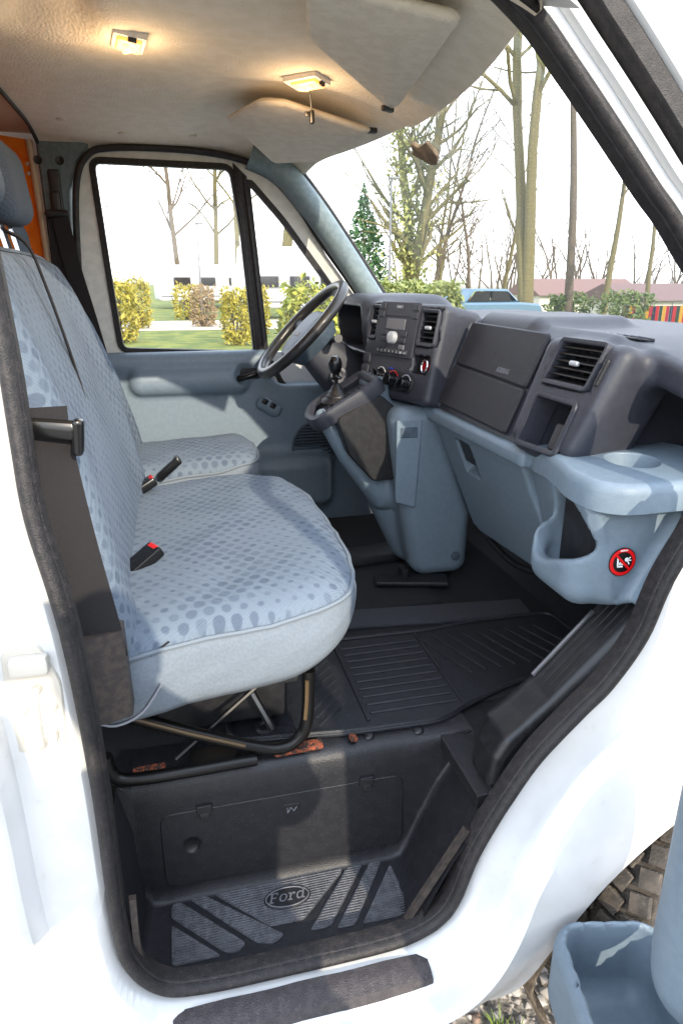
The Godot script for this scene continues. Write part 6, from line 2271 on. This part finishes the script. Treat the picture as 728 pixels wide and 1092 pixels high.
func bush(called: String, label: String, cat: String, at: Vector3, size: Vector3, c0: Color, c1: Color, sd: int, n := 2600, square := 0.5, group := "") -> void:
	var t := thing(called, label, cat, at, group)
	var nz := FastNoiseLite.new()
	nz.seed = sd; nz.frequency = 1.6 / size.x
	var fill := func(r: RandomNumberGenerator) -> Vector3:
		var q := Vector3(r.randf_range(-1, 1), r.randf_range(-1, 1), r.randf_range(-1, 1))
		q = q.lerp(q.normalized(), 0.75 if r.randf() < 0.75 else 0.2)
		var e := q.normalized()
		var k := 1.0 / pow(pow(absf(e.x), 4) + pow(absf(e.y), 4) + pow(absf(e.z), 4), 0.25)
		q *= lerpf(1.0, k, square)
		q *= 0.92 + 0.45 * nz.get_noise_3dv(q * size)
		return Vector3(q.x * size.x, size.y + q.y * size.y, q.z * size.z) * 0.5 + Vector3(0, size.y * 0.0, 0)
	var o := part(t, "foliage", leaf_cloud(n, 0.055 * pow(size.x * size.y, 0.35), fill, c0, c1, sd), leaf_mat())
	var g := G.new()
	for k in 3: g.tube(PackedVector3Array([at + Vector3(0.06 * (k - 1), -0.05, 0), at + Vector3(0.12 * (k - 1), size.y * 0.7, 0.05 * k)]), [0.05, 0.02], 6)
	part(t, "stem", g, M.grey_bark)

func build_ground() -> void:
	var g := G.new()
	g.loft([pts3([-250, 0, 60, 9, 0, 60, 52, -2.58, 60, 260, -2.58, 60]), pts3([-250, 0, -300, 9, 0, -300, 52, -2.58, -300, 260, -2.58, -300])])
	struct("lawn", g, M.lawn)
	g = G.new()
	g.quad(Vector3(-8, 0.004, 9), Vector3(9, 0.004, 9), Vector3(9, 0.004, -7), Vector3(-8, 0.004, -7))
	struct("gravel_pitch", g, M.gravel_ground)
	g = G.new()
	g.quad(Vector3(-60, 0.006, -23.5), Vector3(9, 0.006, -23.5), Vector3(9, 0.006, -29.5), Vector3(-60, 0.006, -29.5))
	struct("gravel_path", g, M.pale_gravel)
	# loose stones and weeds beside the sill
	var st := G.new()
	var R := RandomNumberGenerator.new()
	R.seed = 5
	var v := PackedVector3Array(); var c := PackedColorArray(); var nn := PackedVector3Array()
	for i in 2600:
		var p := Vector3(R.randf_range(-0.5, 1.3), 0, R.randf_range(-0.75, 0.25))
		var s := R.randf_range(0.007, 0.022)
		var col := Color(0.30, 0.27, 0.25).lerp(Color(0.52, 0.49, 0.46), R.randf())
		if R.randf() < 0.1: col = Color(0.34, 0.24, 0.19)
		var b := Basis(Vector3(R.randfn(), R.randfn(), R.randfn()).normalized(), R.randf() * TAU)
		var ax := [b.x * s, b.y * s * 0.7, b.z * s * 0.85]
		var cen := p + Vector3(0, s * R.randf_range(0.2, 0.9), 0)
		for o in 8:
			var a: Vector3 = ax[0] * (1 if o & 1 else -1)
			var d: Vector3 = ax[1] * (1 if o & 2 else -1)
			var e: Vector3 = ax[2] * (1 if o & 4 else -1)
			var n := (a.normalized() + d.normalized() + e.normalized()).normalized()
			var tri3 := [a, d, e]
			if (e - a).cross(d - a).dot(n) < 0.0: tri3 = [a, e, d]
			for q in tri3:
				v.append(cen + q); c.append(col); nn.append((q.normalized() + n).normalized())
	var stones := part(self, "gravel_stones", colored(v, c, nn), vc_mat())
	stones.set_meta("kind", "stuff"); tag(stones, "loose grey gravel stones on the ground below the sill", "gravel")
	v = PackedVector3Array(); c = PackedColorArray(); nn = PackedVector3Array()
	for k in 26:
		var p0 := Vector3(R.randf_range(0.1, 0.75), 0, R.randf_range(-0.6, 0.0))
		for i in 26:
			var az := R.randf() * TAU
			var out := Vector3(cos(az), 0, sin(az))
			var h := R.randf_range(0.018, 0.05)
			var p := p0 + out * R.randf_range(0, 0.018)
			var side := out.cross(Vector3.UP) * 0.0022
			var mid := p + out * h * 0.25 + Vector3(0, h * 0.7, 0)
			var tip := p + out * h * 0.7 + Vector3(0, h, 0)
			var col := Color(0.10, 0.19, 0.03).lerp(Color(0.24, 0.30, 0.06), R.randf())
			var fnr := (mid - p).cross(side).normalized()
			for q in [p - side, mid - side * 0.8, p + side, p + side, mid - side * 0.8, mid + side * 0.8, mid - side * 0.8, tip, mid + side * 0.8]:
				v.append(q); c.append(col); nn.append(-fnr)
	var weeds := part(self, "grass_tufts", colored(v, c, nn), leaf_mat())
	weeds.set_meta("kind", "stuff"); tag(weeds, "small green grass tufts growing through the gravel", "grass")

func vc_mat() -> StandardMaterial3D:
	if not M.has("vc"):
		var m := mat("vc", Color.WHITE, 0.85)
		m.vertex_color_use_as_albedo = true
	return M.vc

func caravan(label: String, at: Vector3, turn: float, L: float, H: float, wins: int) -> void:
	var t := thing("caravan", label, "caravan", at, "caravans beyond the lawn")
	t.rotation.y = turn
	var local := func(called: String, g: G, m: Material, parent: Node3D = t) -> MeshInstance3D:
		var o := MeshInstance3D.new()
		o.name = called
		o.mesh = g.mesh(40)
		o.material_override = m
		parent.add_child(o, true)
		return o
	var g := G.new()
	g.plate(rounded(pv([-L / 2, 0.45, L / 2, 0.45, L / 2 + 0.05, 1.2, L / 2 - 0.25, H, -L / 2 + 0.15, H, -L / 2 - 0.05, 1.2]), 0.15, 4), 2.2, 0.06, Transform3D(Basis(), Vector3(0, 0, -1.1)))
	local.call("body", g, M.caravan_white)
	g = G.new()
	g.rbox(Vector3(0, 0.72, 1.105), Vector3(L * 0.97, 0.09, 0.02), 0.006)
	local.call("stripe", g, M.print_grey)
	for k in wins:
		var x := lerpf(-L * 0.36, L * 0.36, (k + 0.5) / wins)
		g = G.new()
		g.plate(rrect(L * 0.5 / wins, 0.55, 0.08), 0.03, 0.008, Transform3D(Basis(), Vector3(x, 1.55, 1.09)))
		var w: MeshInstance3D = local.call("window", g, M.print_grey)
		g = G.new()
		g.plate(rrect(L * 0.5 / wins - 0.1, 0.45, 0.06), 0.02, 0.0, Transform3D(Basis(), Vector3(x, 1.55, 1.105)))
		local.call("pane", g, M.gloss_black, w)
	g = G.new()
	g.rbox(Vector3(L * 0.42, 1.3, 1.105), Vector3(0.6, 1.6, 0.03), 0.02)
	local.call("door", g, M.dirty_white)
	for x in [-0.4, 0.4]:
		g = G.new()
		g.lathe(pv([0.0, 0.1, 0.18, 0.1, 0.32, 0.08, 0.33, -0.05, 0.0, -0.08]), 20, Transform3D(Basis(Vector3.RIGHT, PI / 2), Vector3(x, 0.33, 1.0)))
		local.call("wheel", g, M.arch_liner)

func build_outdoors() -> void:
	var yl0 := Color(0.22, 0.20, 0.02); var yl1 := Color(0.42, 0.34, 0.05)
	var gr0 := Color(0.06, 0.11, 0.03); var gr1 := Color(0.18, 0.22, 0.06)
	# clipped shrubs on the lawn beyond the driver's window
	bush("clipped_shrub", "wide yellow clipped shrub beside the rear edge of the driver window", "shrub", Vector3(-1.35, 0, -19.2), Vector3(1.15, 1.6, 1.2), yl0, yl1, 1, 3400, 0.35, "clipped shrubs on the lawn")
	bush("clipped_shrub", "yellow clipped shrub standing behind the wide one", "shrub", Vector3(-0.95, 0, -25.0), Vector3(0.85, 1.7, 0.9), yl0, yl1, 2, 2000, 0.3, "clipped shrubs on the lawn")
	bush("clipped_shrub", "small yellow shrub nearest the white path", "shrub", Vector3(0.85, -0.00, -30.5), Vector3(1.15, 1.5, 1.0), yl0, yl1, 3, 1400, 0.5, "clipped shrubs on the lawn")
	bush("clipped_shrub", "brown twiggy shrub between two yellow ones", "shrub", Vector3(1.3, -0.00, -25.5), Vector3(0.95, 1.45, 0.9), Color(0.20, 0.13, 0.07), Color(0.34, 0.25, 0.13), 4, 1600, 0.3, "clipped shrubs on the lawn")
	bush("clipped_shrub", "tall yellow shrub in front of the window divider", "shrub", Vector3(1.75, -0.00, -17.6), Vector3(0.8, 1.4, 0.8), yl0, yl1, 5, 2600, 0.35, "clipped shrubs on the lawn")
	bush("clipped_shrub", "yellow shrub seen through the quarter window", "shrub", Vector3(2.65, -0.00, -20.5), Vector3(0.75, 1.45, 0.75), yl0, yl1, 6, 2200, 0.3, "clipped shrubs on the lawn")
	bush("round_bush", "round green and yellow bush behind the steering wheel", "bush", Vector3(2.55, -0.00, -11.6), Vector3(1.25, 1.6, 1.2), Color(0.12, 0.17, 0.02), Color(0.36, 0.34, 0.05), 7, 3600, 0.1)
	bush("low_hedge", "ivy hedge low behind the windscreen pillar", "hedge", Vector3(7.4, -0.00, -19.5), Vector3(3.0, 1.6, 1.5), Color(0.12, 0.16, 0.04), Color(0.34, 0.36, 0.14), 8, 4600, 0.25)
	bush("garden_bush", "round green bush below the twin trunks", "bush", Vector3(17.2, -0.49, -27.0), Vector3(2.0, 1.6, 1.6), gr0, gr1, 9, 2200, 0.3, "bushes along the far lawn")
	bush("garden_bush", "darker green bush beside the striped windbreak", "bush", Vector3(19.0, -0.60, -25.5), Vector3(2.2, 1.8, 1.7), gr0, gr1, 10, 2200, 0.3, "bushes along the far lawn")
	bush("garden_bush", "olive bush at the windscreen corner", "bush", Vector3(15.9, -0.41, -16.2), Vector3(2.2, 2.0, 1.8), Color(0.10, 0.13, 0.03), Color(0.30, 0.30, 0.08), 12, 2600, 0.2, "bushes along the far lawn")
	# trees seen through the windscreen
	bare_tree("mossy bare tree with twin trunks rising from one foot", Vector3(14.75, -0.34, -26.2), 22.0, 0.27, 31, M.bark, 4, 2, 0.55)
	bare_tree("slim crooked bare tree beside the twin trunks", Vector3(16.9, -0.47, -26.5), 19.0, 0.20, 33, M.grey_bark, 4, 1, 0.6)
	bare_tree("slender bare tree standing alone beyond the bushes", Vector3(23.0, -0.84, -33.0), 14.0, 0.20, 35, M.bark, 4, 1, 0.6)
	bare_tree("thin leaning bare tree behind the hedge", Vector3(16.5, -0.45, -42.0), 14.0, 0.16, 36, M.grey_bark, 4, 1, 0.3)
	bare_tree("thin bare sapling behind the hedge", Vector3(18.5, -0.57, -40.0), 12.0, 0.13, 38, M.grey_bark, 4, 1, 0.25)
	bare_tree("bare tree with a mossy foot by the windscreen corner", Vector3(17.6, -0.52, -18.6), 9.0, 0.22, 39, M.bark, 4, 1, 0.3)
	bare_tree("pale slim bare trunk between the lone tree and the striped windbreak", Vector3(26.5, -1.05, -34.0), 15.0, 0.15, 81, M.bark, 4, 1, 0.5)
	bare_tree("slim bare birch far behind the twin trunks", Vector3(21.0, -0.72, -41.0), 17.0, 0.14, 83, M.bark, 4, 1, 0.4)
	bare_tree("thin forked bare tree between the hedge and the parked car", Vector3(17.6, -0.52, -44.0), 15.0, 0.13, 85, M.bark, 4, 2, 0.35)
	# trees beyond the driver's window
	bare_tree("tall thin bare tree beyond the caravans, straight trunk", Vector3(1.2, -0.00, -52.0), 20.0, 0.22, 41, M.grey_bark, 4, 1, 0.3)
	bare_tree("tall thin bare tree beyond the caravans, bent trunk", Vector3(3.9, -0.00, -54.0), 21.0, 0.22, 42, M.bark, 4, 1, 0.35)
	bare_tree("pale bare trunk close to the window divider", Vector3(5.1, -0.00, -50.0), 21.0, 0.22, 43, M.bark, 4, 1, 0.4)
	bare_tree("stout bare trunk seen through the quarter window", Vector3(6.8, -0.00, -42.0), 19.0, 0.38, 44, M.bark, 4, 1, 0.5)
	# a tree near the van whose branches hang into the upper corner
	bare_tree("old bare tree with branches over the open door", Vector3(12.5, -0.21, -7.5), 10.5, 0.22, 47, M.grey_bark, 5, 1, 0.3)
	# ivy-clad tree and conifer
	var it := bare_tree("bare tree wrapped in yellow green ivy", Vector3(12.6, -0.22, -35.0), 15.0, 0.35, 51, M.bark, 4, 2, 0.25)
	var nz := FastNoiseLite.new()
	nz.seed = 3; nz.frequency = 0.5
	var fill := func(r: RandomNumberGenerator) -> Vector3:
		var y := r.randf_range(0.5, 9.0)
		var f := 1 if r.randf() < 0.5 else -1
		var c := Vector3(0.10 * f * y, y, -0.06 * f * y)
		var rad := (0.75 - 0.05 * y) * (1.0 + 0.5 * nz.get_noise_2d(y * 4.0, f * 9.0))
		return c + Vector3(r.randfn() * rad, r.randfn() * 0.3, r.randfn() * rad)
	part(it, "ivy", leaf_cloud(3600, 0.11, fill, Color(0.16, 0.19, 0.04), Color(0.40, 0.38, 0.12), 8), leaf_mat())
	var co := thing("conifer", "dark green conifer beside the ivy clad tree", "tree", Vector3(10.6, -0.10, -37.0))
	var g := G.new()
	g.tube(PackedVector3Array([co.position + Vector3(0, -0.1, 0), co.position + Vector3(0, 5.2, 0)]), [0.16, 0.02], 8)
	part(co, "trunk", g, M.grey_bark)
	var cf := func(r: RandomNumberGenerator) -> Vector3:
		var y := 6.4 * (1.0 - sqrt(r.randf()))
		var k := floorf(y / 0.42)
		var az := r.randf() * TAU
		var rr := (1.0 - y / 6.4) * 2.7 * (0.45 + 0.55 * pow(r.randf(), 0.4)) * (0.75 + 0.25 * sin(az * 6.0 + k * 2.1))
		return Vector3(cos(az) * rr, y + 0.25 - 0.16 * rr, sin(az) * rr)
	part(co, "crown", leaf_cloud(7000, 0.11, cf, Color(0.03, 0.10, 0.04), Color(0.12, 0.22, 0.08), 12), leaf_mat())
	# brown leaves still hanging on the tree at the rear edge of the window
	var ot := thing("oak_branch_tree", "tree with a few brown leaves behind the wide yellow shrub", "tree", Vector3(-3.6, 0, -22.0))
	g = G.new()
	g.tube(crom(PackedVector3Array([ot.position, ot.position + Vector3(0.2, 3.0, 0), ot.position + Vector3(0.1, 6.5, 0)]), 4), 0.14, 8)
	part(ot, "trunk", g, M.grey_bark)
	var cr := G.new()
	var R := RandomNumberGenerator.new()
	R.seed = 61
	for k in 14: limb(cr, ot.position + Vector3(0.15, 2.6 + 0.25 * k, 0), Vector3(R.randf_range(-0.3, 1.0), 0.35, R.randf_range(-0.6, 0.6)).normalized(), 1.5, 0.05, 2, R)
	part(ot, "crown", cr, M.grey_bark)
	var lf := func(r: RandomNumberGenerator) -> Vector3: return Vector3(r.randf_range(-1.2, 2.0), r.randf_range(2.8, 6.2), r.randf_range(-1.0, 1.0))
	part(ot, "dry_leaves", leaf_cloud(420, 0.06, lf, Color(0.22, 0.12, 0.05), Color(0.38, 0.22, 0.10), 15), leaf_mat())
	# far wood: one mass of thin bare trees
	var fw := G.new()
	R.seed = 71
	for k in 80:
		var x := R.randf_range(20, 110)
		var p := Vector3(x, -0.06 * clampf(x - 9.0, 0.0, 43.0), -95.0 + 0.35 * x + R.randf_range(-10, 10))
		limb(fw, p, Vector3.UP, R.randf_range(6, 9), 0.16, 3, R, 0.0, 3)
	var fo := part(self, "far_wood", fw, M.grey_bark, 60)
	fo.set_meta("kind", "stuff"); tag(fo, "distant mass of thin bare trees along the horizon", "wood")
	# caravans
	caravan("white caravan with two windows far beyond the lawn", Vector3(1.6, -0.00, -44.0), 0.15, 4.2, 2.5, 2)
	caravan("white caravan partly behind the shrubs and the window divider", Vector3(5.2, -0.00, -47.0), -0.1, 5.4, 2.6, 3)
	caravan("large white motorhome seen through the quarter window", Vector3(5.9, -0.00, -31.0), -0.15, 5.6, 3.0, 3)
	# lamp posts
	lamp_post("grey lamp post with a flat head by the caravans", Vector3(1.75, -0.00, -36.0), 4.3)
	lamp_post("slim pale lamp post beside the conifer", Vector3(8.9, -0.00, -27.0), 5.4)
	build_car()
	build_windbreak()
	house("low house with a red roof behind the bushes", Vector3(33.0, -1.44, -52.0), 9.0, 2.0, 1.2, Color(0.46, 0.36, 0.33))
	house("pale shed with a dull red roof beside the striped windbreak", Vector3(30.0, -1.26, -38.0), 7.0, 1.8, 0.9, Color(0.44, 0.35, 0.33))

func lamp_post(label: String, at: Vector3, h: float) -> void:
	var t := thing("lamp_post", label, "lamp post", at, "lamp posts")
	var g := G.new()
	g.tube(PackedVector3Array([at, at + Vector3(0, h, 0)]), [0.06, 0.035], 8)
	part(t, "pole", g, M.print_grey)
	g = G.new()
	g.rbox(at + Vector3(0.12, h, 0), Vector3(0.42, 0.09, 0.2), 0.03)
	part(t, "head", g, M.print_grey)

func build_car() -> void:
	var at := Vector3(12.4, -0.20, -25.0)
	var t := thing("parked_car", "blue parked car behind the top of the dashboard", "car", at)
	t.rotation.y = 0.25
	mat("car_blue", Color(0.33, 0.43, 0.50), 0.25)
	var local := func(called: String, g: G, m: Material, parent: Node3D = t) -> MeshInstance3D:
		var o := MeshInstance3D.new()
		o.name = called
		o.mesh = g.mesh(35)
		o.material_override = m
		parent.add_child(o, true)
		return o
	var g := G.new()
	g.plate(rounded(pv([-2.1, 0.35, 2.1, 0.35, 2.12, 0.75, 1.95, 0.93, 1.0, 1.0, -1.9, 1.02, -2.12, 0.8]), 0.14, 4), 1.7, 0.08, Transform3D(Basis(), Vector3(0, 0, -0.85)))
	local.call("body", g, M.car_blue)
	g = G.new()
	g.plate(rounded(pv([-1.85, 0.98, 1.05, 0.98, 0.35, 1.50, -1.35, 1.52]), 0.12, 4), 1.45, 0.08, Transform3D(Basis(), Vector3(0, 0, -0.725)))
	var cab: MeshInstance3D = local.call("roof", g, M.car_blue)
	for q in [[-1.55, -0.55], [-0.45, 0.55]]:
		g = G.new()
		g.plate(rounded(pv([q[0], 1.05, q[1], 1.05, minf(q[1], 0.30), 1.42, maxf(q[0], -1.25), 1.42]), 0.04, 3), 0.02, 0.0, Transform3D(Basis(), Vector3(0, 0, 0.715)))
		local.call("window", g, M.gloss_black, cab)
	for x in [-1.3, 1.3]:
		for z in [-0.78, 0.78]:
			g = G.new()
			g.lathe(pv([0.0, 0.09, 0.2, 0.09, 0.31, 0.08, 0.32, -0.08, 0.0, -0.09]), 20, Transform3D(Basis(Vector3.RIGHT, PI / 2), Vector3(x, 0.32, z)))
			local.call("wheel", g, M.arch_liner)
	for z in [-0.6, 0.6]:
		g = G.new()
		g.rbox(Vector3(2.05, 0.72, z), Vector3(0.12, 0.14, 0.34), 0.04)
		local.call("headlight", g, M.silver_print)

func build_windbreak() -> void:
	var at := Vector3(21.6, -0.76, -26.6)
	var t := thing("striped_windbreak", "striped red green and yellow windbreak on the lawn", "windbreak", at)
	var cols := [Color(0.62, 0.09, 0.10), Color(0.10, 0.20, 0.12), Color(0.70, 0.52, 0.10), Color(0.58, 0.10, 0.16), Color(0.12, 0.14, 0.2)]
	var dir := Vector3(0.8, 0, 0.6)
	for k in 5: mat("windbreak_%d" % k, cols[k], 0.9)
	for k in 22:
		var g := G.new()
		var a := at + dir * (0.14 * k - 1.5)
		var w := 0.03 * sin(k * 0.7)
		g.rbox(a + Vector3(0.6 * w, 0.72, -0.8 * w), Vector3(0.136, 1.15, 0.012), 0.003, Basis(Vector3.UP, -atan2(0.6, 0.8)), 1)
		part(t, "stripe", g, M["windbreak_%d" % (k % 5)])
	for k in 4:
		var g := G.new()
		var p := at + dir * (1.0 * k - 1.52)
		g.tube(PackedVector3Array([p, p + Vector3(0, 1.45, 0)]), 0.02, 6)
		part(t, "pole", g, M.print_grey)

func house(label: String, at: Vector3, L: float, H: float, rise: float, roof: Color) -> void:
	var t := thing("house", label, "house", at, "houses beyond the lawn")
	var g := G.new()
	g.rbox(at + Vector3(0, H / 2, 0), Vector3(L, H, 5.0), 0.02)
	part(t, "wall", g, M.dirty_white)
	g = G.new()
	g.plate(pv([-3.0, H - 0.05, 3.0, H - 0.05, 0.0, H + rise]), L + 0.6, 0.0, Transform3D(Basis(Vector3.UP, PI / 2), at + Vector3(-L / 2 - 0.3, 0, 0)))
	var m := mat("roof_%d" % int(at.x), roof, 0.85)
	part(t, "roof", g, m, 20)
	for k in 3:
		g = G.new()
		g.rbox(at + Vector3(-L * 0.3 + L * 0.3 * k, H * 0.55, 2.51), Vector3(1.0, 0.9, 0.05), 0.01)
		part(t, "window", g, M.gloss_black)

func _ready() -> void:
	# camera
	var cam := Camera3D.new()
	cam.name = "camera"
	add_child(cam)
	cam.position = Vector3(0, 1.6, 0.85)
	var yaw := deg_to_rad(13.9); var pit := deg_to_rad(18.9)
	cam.look_at_from_position(cam.position, cam.position + Vector3(sin(yaw) * cos(pit), -sin(pit), -cos(yaw) * cos(pit)))
	cam.fov = 74.34
	cam.near = 0.02
	cam.far = 600.0
	cam.current = true
	# sky and exposure
	var env := Environment.new()
	env.background_mode = Environment.BG_SKY
	var sky := Sky.new()
	var sm := ProceduralSkyMaterial.new()
	sm.sky_top_color = Color(0.80, 0.85, 0.92)
	sm.sky_horizon_color = Color(0.95, 0.955, 0.96)
	sm.sky_curve = 0.2
	sm.ground_bottom_color = Color(0.35, 0.34, 0.28)
	sm.ground_horizon_color = Color(0.6, 0.6, 0.56)
	sm.sky_energy_multiplier = 1.25
	sky.sky_material = sm
	env.sky = sky
	env.tonemap_mode = Environment.TONE_MAPPER_LINEAR
	env.tonemap_exposure = 2.85
	env.sdfgi_enabled = true
	env.ssao_enabled = true
	env.ssil_enabled = true
	var we := WorldEnvironment.new()
	we.name = "world_environment"
	we.environment = env
	add_child(we)
	# sun: from the front on the passenger's side
	var sun := DirectionalLight3D.new()
	sun.name = "sun"
	add_child(sun)
	var az := deg_to_rad(12.0); var el := deg_to_rad(25.0)
	var to := Vector3(sin(az) * cos(el), sin(el), cos(az) * cos(el))
	sun.look_at_from_position(to * 50.0, Vector3.ZERO)
	sun.light_color = Color(1.0, 0.95, 0.86)
	sun.light_energy = 0.62
	sun.light_angular_distance = 0.53
	sun.shadow_enabled = true
	rng.seed = 1
	make_materials()
	build_ground()
	build_van()
	build_dash()
	build_steering()
	build_bench()
	build_driver_seat()
	build_belts()
	build_mat()
	build_cab_things()
	build_person()
	build_outdoors()
